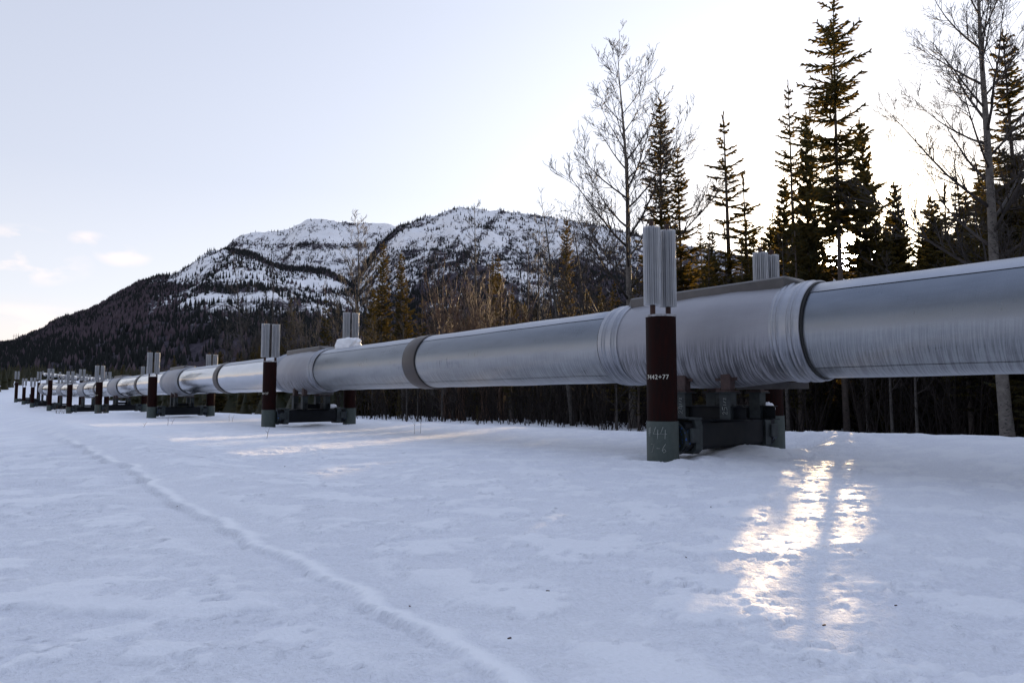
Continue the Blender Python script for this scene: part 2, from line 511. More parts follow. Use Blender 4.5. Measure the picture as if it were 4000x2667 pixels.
def mountain_mat():
    m, nt, b = new_mat('mountain_snow')
    at_ = nd(nt, 'ShaderNodeAttribute'); at_.attribute_name = 'cover'
    n1 = noise(nt, .03, 7, .75, mscale=(1, .35, 1)); n2 = noise(nt, .22, 5, .8, mscale=(1, .5, .5)); n3 = noise(nt, .012, 3, .6)
    snow = ramp(nt, n3, [(.3, (.86, .87, .89)), (.7, (.93, .93, .94))])
    v = mathn(nt, 'ADD', mathn(nt, 'MULTIPLY', n1, .6), mathn(nt, 'MULTIPLY', n2, .4))
    thr = mathn(nt, 'SUBTRACT', .575, mathn(nt, 'MULTIPLY', at_.outputs['Fac'], .22))
    f = mathn(nt, 'MULTIPLY', mathn(nt, 'SUBTRACT', v, thr), 16.0, True)
    br = ramp(nt, n2, [(.35, (.022, .020, .028)), (.65, (.085, .072, .09))])
    nt.links.new(mixc(nt, f, snow, br), b.inputs['Base Color'])
    b.inputs['Roughness'].default_value = .85; b.inputs['Specular IOR Level'].default_value = .1
    bump(nt, b, v, .8, 6.0)
    M['mountain_snow'] = m
mountain_mat()

# ------------------------------------------------------------------ layout of the line of supports
# front post: pixel x, base y, top y of the post, top y of the radiators; rear post: top y of radiators
SUP = [  # px, base, post_top, fin_top, fin_h, Y, pipe centre y above (z)
    (2590, 1800, 1235, 895, 1.20, 10.4),
    (1048, 1668, 1412, 1266, 1.17, 23.9),
    (591, 1632, 1470, 1377, 1.17, 37.4),
    (383, 1612, 1491, 1428, 1.15, 50.8),
    (268, 1614, 1501, 1450, 1.15, 64.2),
    (191, 1603, 1484, 1440, 1.15, 77.6),
    (124, 1591, 1511, 1475, 1.15, 91.0),
    (91, 1580, 1512, 1478, 1.10, 104.0),
    (61, 1571, 1493, 1450, 1.30, 112.0),
]
A = Vector((-10.9, 13.4, 0)).normalized()     # along the line, away from the camera
C = Vector((A.y, -A.x, 0))                    # across it, away from the road
ANG = math.atan2(A.y, A.x)
P1 = at(SUP[0][0], SUP[0][1], SUP[0][5])
HALF = 1.52
MID0 = Vector((P1.x, P1.y, 0)) + C * HALF
post_xy = []
for (px, by, ty, fy, fh, Y) in SUP:
    p = at(px, by, Y); post_xy.append(p)
gY = [-50, 0] + [p.y for p in post_xy] + [130, 170, 210, 300, 420, 700, 4000]
gZ = [0, 0] + [p.z for p in post_xy] + [post_xy[-1].z + .5, 2.2, 4.6, 7.0, 8, 6, 6]
ledge_px = [(60, 1622), (285, 1742), (420, 1814), (499, 1846), (606, 1913), (712, 1977), (855, 2056), (1069, 2163), (1197, 2241), (1446, 2357), (1563, 2415), (1719, 2500), (1881, 2590), (1965, 2667), (2140, 2800)]
ledge = sorted([(lambda q: (q.y, q.x))(on_snow(a, b)) for a, b in ledge_px])
ledge = [(-5, ledge[0][1] + 3.6)] + ledge + [(60, ledge[-1][1] - (60 - ledge[-1][0]) * .80), (140, ledge[-1][1] - (140 - ledge[-1][0]) * .80)]
ridge_px = [(60, 1618), (107, 1628), (228, 1657), (320, 1700), (427, 1735), (606, 1800), (900, 1930), (1200, 2080), (1700, 2400)]
ridge = sorted([(lambda q: (q.y, q.x))(on_snow(a, b)) for a, b in ridge_px])

def ground(x, y, fine=True):
    x = np.asarray(x, float); y = np.asarray(y, float)
    z = np.interp(y, gY, gZ) + dip(y)
    # smooth out the kinks a little with large undulation
    z = z + .05 * fbm(x * .11, y * .11, 2, 5) * sstep(4, 20, np.abs(y) + np.abs(x))
    n = (x - MID0.x) * C.x + (y - MID0.y) * C.y          # beyond the pipe > 0
    s = (x - MID0.x) * A.x + (y - MID0.y) * A.y          # along
    # bank beyond the line
    near = sstep(7, -3, s)
    hb = .09 + .24 * near
    w = .18 * fbm(s * .5, n * .2, 2, 9)
    rise = sstep(-.2 + w, 3.0 + w, n)
    z = z + hb * rise - (hb + .12) * sstep(3.4, 7.5, n)
    z = z + .10 * fbm(x * .35, y * .35, 3, 12) * sstep(4, 9, n)
    # crusted lip where the open snow meets the bank
    z = z + .022 * np.exp(-((n + .25 + w) / .14) ** 2) * near
    # hollows round posts, little piles
    for k, p in enumerate(post_xy[:4]):
        d = np.hypot(x - p.x, y - p.y)
        z = z - .10 * np.exp(-((d - .15) / .26) ** 2) + .035 * np.exp(-((d - .62) / .16) ** 2)
        q = p + C * 2 * HALF
        d2 = np.hypot(x - q.x, y - q.y)
        z = z - (.22 if k == 0 else .10) * np.exp(-(d2 / .75) ** 2) + .06 * np.exp(-((d2 - 1.25) / .35) ** 2)
    p = post_xy[0]
    m0 = p + C * (1.25 * HALF)
    z = z + .13 * np.exp(-(np.hypot(x - m0.x, y - m0.y) / .75) ** 2)
    dd = np.hypot((x - p.x - .12) * .9, y - p.y + .34)
    z = z + .10 * np.exp(-(dd / .17) ** 2) + .05 * np.exp(-(np.hypot((x - p.x - .75) * .8, y - p.y + .15) / .35) ** 2)
    # trench of a track edge along the left, and a soft windrow above it
    xl = np.interp(y, [a for a, b in ledge], [b for a, b in ledge])
    jit = .10 * fbm(y * 2.3, x * .3 + 3.3, 5, 21, .66) + .10 * pnoise(y * .55, x * 0 + .5, 22)
    d = (x - xl) * .80 + jit * .8
    stp = .05 * (.7 + .5 * sstep(3, 9, y))
    z = z - stp * (1 - sstep(-.055, -.008, d)) * (.55 + .9 * np.clip(fbm(y * 1.9, x * 0, 4, 24), -.4, .5)) + .008 * sstep(-.04, .0, d) * sstep(.10, .02, d)
    z = z - .02 * sstep(-.05, -1.2, d) * sstep(3, 9, y)
    glz = sstep(-.012, .0, d) * sstep(.13 + .05 * pnoise(y * 1.7, x * 0, 25), .05, d) * sstep(-.25, .05, fbm(y * 1.3, x * 0 + 7, 3, 26) + .35 * sstep(11, 5, y))
    xr = np.interp(y, [a for a, b in ridge], [b for a, b in ridge])
    dr = (x - xr) * .8
    z = z + (.20 * sstep(4, 14, y)) * np.exp(-(dr / .65) ** 2) * sstep(75, 50, y)
    z = z + .016 * np.sin(y * 3.1 + 2.0 * fbm(x * .5, y * .5, 2, 66)) * sstep(0, -.6, d) * sstep(4, 9, y) * sstep(60, 30, y)
    z = z - .05 * sstep(.3, -3, dr) * sstep(4, 12, y) * sstep(100, 60, y)
    if fine:
        fr = sstep(40, 18, y) 
        # wind crust plates: terraces with small crisp rims
        t = fbm(x * 1.35 + 3, y * 1.7, 6, 31, .62)
        m_ = sstep(.2, .5, np.abs(d))
        p1 = sstep(.16, .18, t); glz = np.maximum(glz, p1 * fr * m_ * .55)
        z = z + (.016 * p1 + .008 * sstep(-.2, -.17, t)) * fr * m_
        t2 = fbm(x * 3.1 + 9, y * 3.9, 4, 41, .6)
        p2 = sstep(.30, .33, t2); z = z + .007 * p2 * fr; glz = np.maximum(glz, p2 * fr * .35)
        z = z + .010 * fbm(x * 6.6, y * 8.5, 4, 51, .65) * fr * (.5 + .9 * sstep(-.3, .5, fbm(x * .4, y * .4, 2, 55)))
        # rippled, softer patch in the sun lane
        z = z + .030 * np.abs(fbm(x * 5.5, y * 10.0, 3, 61, .6)) * fr * sstep(.5, 1.4, x) * sstep(6.5, 4, y)
        return z, glz
    return z
def gz(x, y):
    return float(ground(np.array([x]), np.array([y]), False)[0])

def axis(a, b, fa, fb, step, grow=1.055):
    pts = list(np.arange(fa, fb, step))
    s = step; p = pts[-1]
    while p < b: s = min(s * grow, 120); p += s; pts.append(p)
    s = step; p = pts[0]; lo = []
    while p > a: s = min(s * grow, 120); p -= s; lo.append(p)
    return np.array(lo[::-1] + pts)
gx = axis(-3500, 3500, -9.5, 5.4, .034)
gy = axis(-300, 2500, 2.4, 13.0, .030, 1.03)
GX, GY = np.meshgrid(gx, gy)
GZ, GLZ = ground(GX, GY)
nx, ny = len(gx), len(gy)
V = np.stack([GX, GY, GZ], -1).reshape(-1, 3)
ii = np.arange(ny - 1)[:, None] * nx + np.arange(nx - 1)[None, :]
Fq = np.stack([ii, ii + 1, ii + nx + 1, ii + nx], -1).reshape(-1, 4)
gme = np_mesh('snow_ground', V, Fq, M['snow'], True)
ga = gme.attributes.new('glaze', 'FLOAT', 'POINT'); ga.data.foreach_set('value', GLZ.ravel().astype(np.float32))
g = link_mesh('snow_ground', gme)
tag(g, 'wind crusted snow field under the pipeline with a track edge running through it', kind='structure')
print('ground', len(V))

# ------------------------------------------------------------------ mountain
crestA = [(-900, 1480), (-400, 1420), (0, 1352), (42, 1342), (85, 1326), (115, 1310), (170, 1288), (187, 1275), (255, 1246), (332, 1221), (383, 1194), (425, 1165), (480, 1138), (531, 1109), (595, 1091), (680, 1070), (723, 1042), (765, 1013), (808, 990), (859, 981), (930, 986), (1000, 1006), (1050, 1033), (1100, 1047), (1200, 1054), (1260, 1062), (1330, 1100), (1450, 1200), (1600, 1330), (2000, 1500), (5000, 1530)]
crestB = [(-900, 1520), (500, 1250), (700, 1080), (808, 1010), (859, 977), (893, 943), (918, 924), (957, 914), (1025, 908), (1110, 902), (1144, 882), (1182, 865), (1238, 856), (1267, 861), (1323, 874), (1450, 875), (1535, 886), (1600, 905), (1750, 960), (2000, 1100), (5000, 1500)]
crestC = [(-900, 1540), (1000, 1420), (1250, 1210), (1380, 1090), (1440, 1005), (1500, 930), (1555, 886), (1627, 862), (1704, 845), (1755, 822), (1797, 814), (1848, 819), (1883, 825), (1968, 830), (2053, 838), (2138, 850), (2244, 867), (2329, 884), (2414, 901), (2600, 945), (2800, 985), (3000, 1020), (3400, 1070), (4000, 1100), (5200, 1150)]
def crest(tab, px):
    y = np.interp(px, [a for a, b in tab], [b for a, b in tab])
    u = (px - 2000) / F; v = (1333.5 - y) / F
    return (math.sin(PITCH) + v * math.cos(PITCH)) / (math.cos(PITCH) - v * math.sin(PITCH))    # tan elevation per metre of Y
PXS = np.linspace(-900, 5000, 620)
YS = np.concatenate([np.linspace(330, 900, 70), np.linspace(908, 1500, 110), np.linspace(1506, 2450, 150), np.linspace(2500, 3400, 12)])
PXG, YG = np.meshgrid(PXS, YS)
XG = (PXG - 2000) / F * YG
def layer(tab, D, expo, base):
    zc = crest(tab, PXG) * D
    t = YG / D
    up = np.clip((t - base) / (1 - base), 0, 1) ** expo
    dn = np.clip(1 - (t - 1) * 1.6, -1, 1)
    return np.where(t <= 1, zc * up, zc * dn)
gul = np.abs(fbm(XG * .0042 + YG * .0012, YG * .0011, 4, 71))
zA = layer(crestA, 1450, 1.0, .24)
zB = layer(crestB, 2350, 1.25, .45)
zC = layer(crestC, 1900, 1.15, .28)
def rough(z, D, amp, sd):
    edge = np.clip(np.abs(YG / D - 1) * 8, 0, 1)
    z = z + 9 * np.abs(fbm(XG * .02 + YG * .008, YG * .007, 4, sd + 7)) + 3 * fbm(XG * .05, YG * .05, 2, sd + 9)
    return z + edge * amp * (np.abs(fbm(XG * .0065 + YG * .002, YG * .0022, 4, sd)) - .2 + .12 * fbm(XG * .02, YG * .02, 3, sd + 3))
zA = rough(zA, 1450, 22, 72); zB = rough(zB, 2350, 40, 73); zC = rough(zC, 1900, 46, 74)
ZG = np.maximum(np.maximum(zA, zB), zC) * sstep(330, 520, YG) + 3
lay = np.argmax(np.stack([zA, zB, zC]), 0)
SLY = 1333.5 - F * (((ZG - EYE) / YG * math.cos(PITCH) - math.sin(PITCH)) / (math.cos(PITCH) + (ZG - EYE) / YG * math.sin(PITCH)))
# how much growth covers the slopes (0 bare snow .. 1 closed forest), over picture columns and heights on the slope
def cover(px, py, lay, sx, sy):
    c = np.zeros_like(px)
    # A: wooded shoulder
    lowA = sstep(1120, 1260, py)
    left = sstep(760, 420, px)
    a = np.maximum(.28 + .55 * lowA, .30 + .68 * left)
    a = a + .45 * np.exp(-((py - 1127 - .02 * (px - 700)) / 14) ** 2) - .34 * np.exp(-((py - 1165 + .10 * (px - 850)) / 22) ** 2) * sstep(560, 800, px)
    a = a - .22 * np.exp(-((py - 1215) / 22) ** 2) * sstep(700, 900, px)
    crA = np.interp(px, [q[0] for q in crestA], [q[1] for q in crestA])
    a = a + .75 * sstep(16, 2, py - crA) * sstep(860, 900, px)
    b = .16 + .34 * np.exp(-((py - 960) / 14) ** 2) + .22 * sstep(980, 1040, py)
    b = b + .10 * np.exp(-((px - 1180) / 60) ** 2 - ((py - 950) / 30) ** 2)
    crC = np.interp(px, [q[0] for q in crestC], [q[1] for q in crestC])
    d = .19 + .26 * sstep(900, 1040, py) + .20 * sstep(1080, 1200, py) + .35 * sstep(1180, 1260, py) + .30 * sstep(2050, 2350, px) * sstep(1000, 1100, py)
    d = d + .55 * sstep(34, 6, py - crC) * sstep(1640, 1560, px) + .25 * np.exp(-((px - 1690 - (1000 - py) * .45) / 28) ** 2) * sstep(900, 960, py)
    d = d + .22 * np.exp(-((px - 1850 - (950 - py) * .8) / 20) ** 2) * sstep(840, 870, py)
    d = d + .42 * np.clip(fbm((px + .80 * py) / 42, (py - .3 * px) / 300, 3, 87), 0, 1) * sstep(1600, 1750, px)
    b = b + .20 * np.clip(fbm((px - .2 * py) / 160, (py + .12 * px) / 26, 3, 88), 0, 1)
    d = d + .22 * sstep(9, 2, py - crC) * sstep(1860, 1900, px)
    c = np.where(lay == 0, a, np.where(lay == 1, b, d))
    c = c + .34 * fbm(sx * .006, sy * .006, 4, 81) + .30 * np.clip(fbm(sx * .011 + sy * .004, sy * .0022, 4, 83), 0, 1) + .55 * sstep(1215, 1290, py)
    return np.clip(c, 0, 1)
CV = cover(PXG, SLY, lay, XG, YG)
V = np.stack([XG, YG, ZG], -1).reshape(-1, 3)
nx, ny = len(PXS), len(YS)
ii = np.arange(ny - 1)[:, None] * nx + np.arange(nx - 1)[None, :]
Fq = np.stack([ii, ii + 1, ii + nx + 1, ii + nx], -1).reshape(-1, 4)
me = np_mesh('mountain', V, Fq, M['mountain_snow'], True)
atr = me.attributes.new('cover', 'FLOAT', 'POINT'); atr.data.foreach_set('value', CV.ravel().astype(np.float32))
tag(link_mesh('mountain', me), 'snow covered mountain with two rounded summits and dark spruce on its lower slopes', kind='structure')

def cones(P, H, R, sides=4, tiers=1):
    """many small conifers as one mesh: positions (n,3), heights, radii"""
    n = len(P); out_v = []; out_f = []; base = 0
    rot = RNG.rand(n) * 6.28
    for t in range(tiers):
        z0 = H * (0.02 + .36 * t); z1 = H * min(1.0, .62 + .38 * t) if tiers > 1 else H
        rr = R * (1 - .38 * t)
        ang = rot[:, None] + np.arange(sides)[None] * (2 * math.pi / sides) + t
        jr = rr[:, None] * (.7 + .6 * RNG.rand(n, sides))
        ring = np.stack([P[:, 0:1] + jr * np.cos(ang), P[:, 1:2] + jr * np.sin(ang), P[:, 2:3] + z0[:, None] + 0 * ang], -1)
        tip = np.stack([P[:, 0] + H * .02 * RNG.randn(n), P[:, 1], P[:, 2] + z1], -1)[:, None]
        vv = np.concatenate([ring, tip], 1)
        idx = base + np.arange(n)[:, None] * (sides + 1)
        for k in range(sides):
            out_f.append(np.stack([idx[:, 0] + k, idx[:, 0] + (k + 1) % sides, idx[:, 0] + sides], -1))
        out_v.append(vv.reshape(-1, 3)); base += n * (sides + 1)
    return np.concatenate(out_v), np.concatenate(out_f)
# trees on the slopes
def bil(Z, px, y):
    i = np.clip(np.searchsorted(YS, y) - 1, 0, len(YS) - 2); fx = (px - PXS[0]) / (PXS[1] - PXS[0]); j = np.clip(fx.astype(int), 0, len(PXS) - 2)
    fy = (y - YS[i]) / (YS[i + 1] - YS[i]); fx = fx - j
    return (Z[i, j] * (1 - fx) + Z[i, j + 1] * fx) * (1 - fy) + (Z[i + 1, j] * (1 - fx) + Z[i + 1, j + 1] * fx) * fy
N0 = 620000
px = RNG.uniform(-60, 4100, N0); yy = np.sqrt(RNG.uniform(430 ** 2, 2420 ** 2, N0))
cv = bil(CV, px, yy); zz = bil(ZG, px, yy); x = (px - 2000) / F * yy
sly = bil(SLY, px, yy)
prob = np.clip(cv - .07, 0.0, 1) ** 1.7 * np.where(yy > 1500, .85, 1.0) * np.where(px > 2500, .25, 1) * np.clip(1.15 - .25 * (yy / 1500), .3, 1)
clump = sstep(-.25, .45, fbm(x * .03, yy * .03, 3, 91))
keep = RNG.rand(N0) < prob * (.25 + .9 * clump)
# visible side only matters: drop trees on the back slopes
vis = np.zeros(N0, bool)
elev = (ZG - EYE) / YG
runmax = np.maximum.accumulate(elev, 0)
ev = bil(runmax, px, yy)
vis = (zz + 12 - EYE) / yy > ev - .0005
keep &= vis
P = np.stack([x, yy, zz - .5], -1)[keep]
print('mountain trees', len(P))
H = RNG.uniform(4.5, 10.5, len(P)) * np.where(P[:, 1] > 1600, 1.1, .9)
pxm = P[:, 0] / P[:, 1] * F + 2000
slm = 1333.5 - F * (((P[:, 2] - EYE) / P[:, 1] * math.cos(PITCH) - math.sin(PITCH)))
br = RNG.rand(len(P)) < (.12 + .62 * sstep(820, 560, pxm) * sstep(1060, 1140, slm) * sstep(1370, 1290, slm) * (.3 + .9 * sstep(-.2, .3, fbm(P[:, 0] * .008, P[:, 1] * .008, 2, 95))))
v, f = cones(P[br], H[br] * .8, H[br] * .26, 5)
o = link_mesh('mountain_brush', np_mesh('mountain_brush', v, f, M['far_brush']))
tag(o, 'purplish leafless brush on the lower mountain slopes', kind='stuff')
P = P[~br]; H = H[~br]
v, f = cones(P, H, H * RNG.uniform(.13, .20, len(P)), 4)
o = link_mesh('mountain_forest', np_mesh('mountain_forest', v, f, M['far_needles']))
tag(o, 'dark spruce woods spread over the mountain slopes', kind='stuff')

# ------------------------------------------------------------------ pipeline
pipe_z = [1.0 + .95 - .03, 0, 0, 0, 0, 0, 0]
R = .69
def pc(px, py, Y):      # height of the pipe axis where it is seen
    return at(px, py, Y).z
K = 7
mids = []
axis_y = [None, None]
for k in range(K):
    p = post_xy[k]; m = Vector((p.x, p.y, 0)) + C * HALF
    mids.append(m)
cz = [1.955, 1.83, 1.69, 1.52, 1.38, 1.42, 1.55]
for k in range(K): mids[k].z = cz[k]
m_near = mids[0] - A * 17.35; m_near.z = 2.02
def lerp_axis(t):   # t in spans from support 0
    if t < 0: return mids[0].lerp(m_near, -t)
    i = min(int(t), K - 2); return mids[i].lerp(mids[i + 1], t - i)

pl = empty('pipeline', mids[0] - Vector((0, 0, mids[0].z)))
tag(pl, 'long silver insulated oil pipeline zigzagging away over the snow on raised supports', 'pipeline')
def frame_at(p0, p1):
    d = (p1 - p0).normalized(); y = Vector((0, 0, 1)).cross(d).normalized(); z = d.cross(y)
    return Matrix((d, y, z)).transposed().to_4x4(), (p1 - p0).length
def place(o, p0, p1):
    Rm, L_ = frame_at(p0, p1)
    o.matrix_world = Matrix.Translation(p0) @ Rm
    return o
def part(mb, name, mat, p0, p1, parent=pl):
    """mesh laid out along local x from p0 to p1, made a child of the pipeline while standing where it is"""
    me = mb.mesh(name, mat)
    o = bpy.data.objects.new(name, me); COL.objects.link(o)
    Rm, L_ = frame_at(p0, p1)
    w = Matrix.Translation(p0) @ Rm
    o.parent = parent
    o.matrix_parent_inverse = Matrix.Identity(4)
    pw = WORLD[parent.name]
    o.matrix_basis = pw.inverted() @ w
    WORLD[o.name] = w
    return o
WORLD = {pl.name: Matrix.Translation(mids[0] - Vector((0, 0, mids[0].z)))}

def dent(seed):
    def f(x, t):
        return .004 * math.sin(x * 2.1 + seed) * math.sin(2 * t + x * .7) + .003 * math.sin(5 * t + seed + x * 3)
    return f
COVH = 1.95
def jacket(p0, p1, detail=True, seed=0):
    L_ = (p1 - p0).length
    n = 96 if detail else 40
    nxs = 24 if detail else 6
    prof = [(L_ * i / nxs, R) for i in range(nxs + 1)]
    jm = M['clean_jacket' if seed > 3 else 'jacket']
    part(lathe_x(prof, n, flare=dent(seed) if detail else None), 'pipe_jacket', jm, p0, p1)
    # overlapping top and bottom sheets
    tp = lathe_x([(.01, R - .004)] + [(a if 0 < i < nxs else (.01 if i == 0 else L_ - .01), R + .008) for i, (a, b_) in enumerate(prof)] + [(L_ - .01, R - .004)], 30, math.radians(-42), math.radians(36), flare=dent(seed) if detail else None)
    part(tp, 'top_sheet', M['top_jacket'], p0, p1)
    bt = lathe_x([(.01, R - .004)] + [(a if 0 < i < nxs else (.01 if i == 0 else L_ - .01), R + .007) for i, (a, b_) in enumerate(prof)] + [(L_ - .01, R - .004)], 30, math.radians(132), math.radians(216), flare=dent(seed) if detail else None)
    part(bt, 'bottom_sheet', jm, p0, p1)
    if detail:
        mb = MB()
        for i in range(int(L_ / .32)):
            x = .2 + i * .32
            t = math.radians(134.5)
            c = Vector((x, -(R + .009) * math.sin(t), (R + .009) * math.cos(t)))
            nrm = Vector((0, -math.sin(t), math.cos(t)))
            mb.tube(c - nrm * .006, c + nrm * .004, .009, .006, 6)
        o = part(mb, 'rivet_row', M['ridge_metal'], p0, p1); o['kind'] = 'stuff'
def band(p0, p1, w, frac):
    L_ = (p1 - p0).length; c = p0.lerp(p1, frac); d = (p1 - p0).normalized()
    a = c - d * (w / 2); b_ = c + d * (w / 2)
    o = part(lathe_x([(0, R + .002), (0, R + .030), (.02, R + .036), (w - .02, R + .036), (w, R + .030), (w, R + .002)], 96), 'joint_band', M['brown_band'], a, b_)
    for s_ in (0, 1):
        q = (a - d * .028) if s_ == 0 else b_
        o2 = part(lathe_x([(0, R + .001), (0, R + .018), (.028, R + .022), (.028, R)], 96), 'band_gasket', M['gasket'], q, q + d, parent=o)
def ribbed(p, d, sgn, parent):
    """corrugated end collar running from p along d*sgn"""
    w = .46
    prof = [(0, R + .01), (0, R + .045)]
    x = 0
    for i in range(120):
        x = w * (i + 1) / 120
        r = R + .050
        for c_, a_ in ((.10, .016), (.17, .016), (.33, .020), (.40, .014)):
            r += a_ * math.exp(-((x - c_ * w / .46) / .016) ** 2)
        prof.append((x, r))
    prof.append((w, R + .02))
    return part(lathe_x(prof, 112), 'end_collar', M['rib'], p, p + d * sgn, parent=parent)
def saddle(k, d, c, detail=True):
    """insulating cover over the shoe on support k"""
    hl = 1.78; c_ax = c; c = c + d * .15
    def fl(x, t):
        xx = x - hl
        e = math.exp(-(xx / 1.15) ** 4)
        belly = .055 * e * max(0.0, -math.cos(t)) ** 2 * 1.2 + .030 * e
        return belly + (.006 * math.sin(3 * t + x * 2.3) * e + .004 * math.sin(x * 9 + t * 5) * e if detail else 0)
    prof = [(2 * hl * i / 40, R + .030) for i in range(41)]
    p0 = c - d * hl
    cov = part(lathe_x(prof, 112 if detail else 48, flare=fl), 'saddle_cover', M['cover'], p0, p0 + d)
    for s_ in (-1, 1):
        e = c + d * (s_ * (hl + .16))
        ribbed(e, d, -s_, cov)
        g0 = c + d * (s_ * (hl + .16))
        part(lathe_x([(0, R), (0, R + .030), (.035, R + .024), (.035, R)], 96), 'end_gasket', M['gasket'], g0, g0 + d * s_, parent=cov)
    # rain cap along the crown: a shallow folded channel with hipped ends
    mb = MB()
    zt = R + .045; L2 = 1.50
    top = [(-.30, zt - .085), (-.31, zt + .075), (-.27, zt + .105), (.27, zt + .105), (.31, zt + .075), (.30, zt - .085)]
    def ring(x, sc): return [(x, y * sc, zt - .085 + (z - zt + .085) * sc) for y, z in top]
    r0 = ring(-L2 - .22, .35); r1 = ring(-L2, 1); r2 = ring(L2, 1); r3 = ring(L2 + .22, .35)
    n = 6; vs = r0 + r1 + r2 + r3
    fs = [(j * n + i, j * n + (i + 1) % n, (j + 1) * n + (i + 1) % n, (j + 1) * n + i) for j in range(3) for i in range(n)] + [tuple(range(n))[::-1], tuple(range(3 * n, 4 * n))]
    mb.add(vs, fs)
    cap = part(mb, 'ridge_cap', M['ridge_metal'], c, c + d, parent=cov)
    # bottom flashing with bolts
    x0 = -1.55; x1 = -.30
    for i in range(4):
        xa = x0 + (x1 - x0) * i / 4; wd = (x1 - x0) / 4
        mb = MB(); mb.box((xa + wd / 2, -.235, -R - .105), (wd - .006, .012, .105), bev=.002)
        mb.tube((xa + wd * .4, -.236, -R - .10), (xa + wd * .4, -.258, -R - .10), .016, .012, 8)
        part(mb, 'flashing_panel', M['ridge_metal'], c, c + d, parent=cov)
    # latch straps on the collars
    for s_ in (-1, 1):
        for t in (math.radians(118), math.radians(20)):
            x = s_ * (hl + .13); rr = R + .075
            cc = Vector((x, -rr * math.sin(t), rr * math.cos(t)))
            mb = MB(); mb.box((0, 0, 0), (.20, .085, .022), bev=.006); mb.box((.09 * s_, 0, .02), (.02, .10, .05), bev=.004)
            Rx = Matrix.Rotation(t, 3, 'X')
            mb.v = [tuple(Rx @ Vector(v) + cc) for v in mb.v]
            part(mb, 'latch', M['rib'], c, c + d, parent=cov)
    return cov
def feet(c, d, cov, zb):
    for sx in (-1, 1):
        for sy in (-1, 1):
            mb = MB()
            x = .42 * sx; y = .42 * sy
            ztop = -math.sqrt((R + .05) ** 2 - .42 ** 2) + .02
            zlow = zb - c.z
            mb.box((x, y, (ztop + zlow + .02) / 2), (.17, .15, ztop - zlow - .02), bev=.01)
            mb.box((x, y, zlow + .012), (.26, .24, .024), bev=.004)
            mb.box((x + .02, y * 1.02, ztop - .05), (.40, .012, .15), bev=.003)
            part(mb, 'shoe_foot', M['foot_red'], c, c + d, parent=cov)
for k in range(K):
    if k == 0: d0 = (mids[0] - m_near).normalized()
    c = mids[k]
    d = ((mids[k + 1] if k + 1 < K else mids[k] + (mids[k] - mids[k - 1])) - (mids[k - 1] if k else m_near)).normalized()
    cov = saddle(k, d, c, k < 3)
    zg = post_xy[k].z
    feet(c, d, cov, c.z - R - .20)
    if k == 1:
        mb = MB(); t = math.radians(82); rr = R + .085
        Rx = Matrix.Rotation(t, 3, 'X'); mb.box((0, 0, 0), (.15, .13, .012), bev=.003)
        cc = Vector((-1.0, -rr * math.sin(t), rr * math.cos(t))); mb.v = [tuple(Rx @ Vector(v) + cc) for v in mb.v]
        part(mb, 'number_plate', M['plaque'], c, c + d, parent=cov)
spans = [(m_near, mids[0])] + [(mids[k], mids[k + 1]) for k in range(K - 1)]
for i, (a, b_) in enumerate(spans):
    d = (b_ - a).normalized()
    p0 = a + d * 2.05; p1 = b_ - d * 1.72
    if i == 0: p0 = a - d * 2
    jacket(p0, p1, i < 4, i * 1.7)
    band(a, b_, .60, .525 if i else .40)
    if i < 2:       # pressed rectangle marks and small round caps on the flank
        for (fr, th) in (((.83, .79) if i == 0 else (.335, .79))[0:1] + (100,),):
            pass
def flank_mark(a, b_, fr, deg, w, h):
    c = a.lerp(b_, fr); d = (b_ - a).normalized(); mb = MB(); rr = R + .006; t0 = math.radians(deg)
    def P(x, s): t = t0 + s / rr; return Vector((x, -rr * math.sin(t), rr * math.cos(t)))
    for (x0, s0, x1, s1) in ((-w, -h, w, -h), (-w, h, w, h), (-w, -h, -w, h), (w, -h, w, h), (-w * .7, -h * .3, w * .7, -h * .3), (-w * .7, h * .3, w * .6, h * .3)):
        mb.tube(P(x0, s0), P(x1, s1), .0045, n=4)
    part(mb, 'pressed_mark', M['ridge_metal'], c, c + d)
flank_mark(mids[0], mids[1], .205, 100, .20, .07)
flank_mark(mids[0], mids[1], .60, 100, .20, .07)
def cap_dot(a, b_, fr, deg, mat, r):
    c = a.lerp(b_, fr); d = (b_ - a).normalized(); t = math.radians(deg); mb = MB()
    p = Vector((0, -R * math.sin(t), R * math.cos(t))); q = p * ((R + .012) / R)
    mb.tube(p, q, r, r * .8, 12); part(mb, 'inspection_plug', mat, c, c + d)
cap_dot(mids[0], mids[1], .38, 84, M['foot_red'], .03)

# the line bends after the seventh support and comes back on two further runs
far_pts = [mids[-1], Vector((-72.2, 105.5, 1.9)), Vector((-84, 130, 2.6)), at(330, 1513, 160), at(432, 1489, 205), at(395, 1483, 232), at(300, 1475, 262), at(205, 1464, 300), at(120, 1458, 330)]
for i in range(len(far_pts) - 1):
    a, b_ = far_pts[i], far_pts[i + 1]
    part(lathe_x([(0, R), ((b_ - a).length + .25, R)], 24), 'far_pipe_run', M['clean_jacket'], a - (b_ - a).normalized() * (.25 if i else 0), b_)
    L_ = (b_ - a).length
    for j in range(1, int(L_ / 9)):
        c = a.lerp(b_, j / (L_ / 9.0)); d = (b_ - a).normalized()
        part(lathe_x([(0, R), (0, R + .05), (.6 if j % 2 else 3.6, R + .05), (.6 if j % 2 else 3.6, R)], 24), 'far_band' if j % 2 else 'far_cover', M['brown_band' if j % 2 else 'cover'], c, c + d)

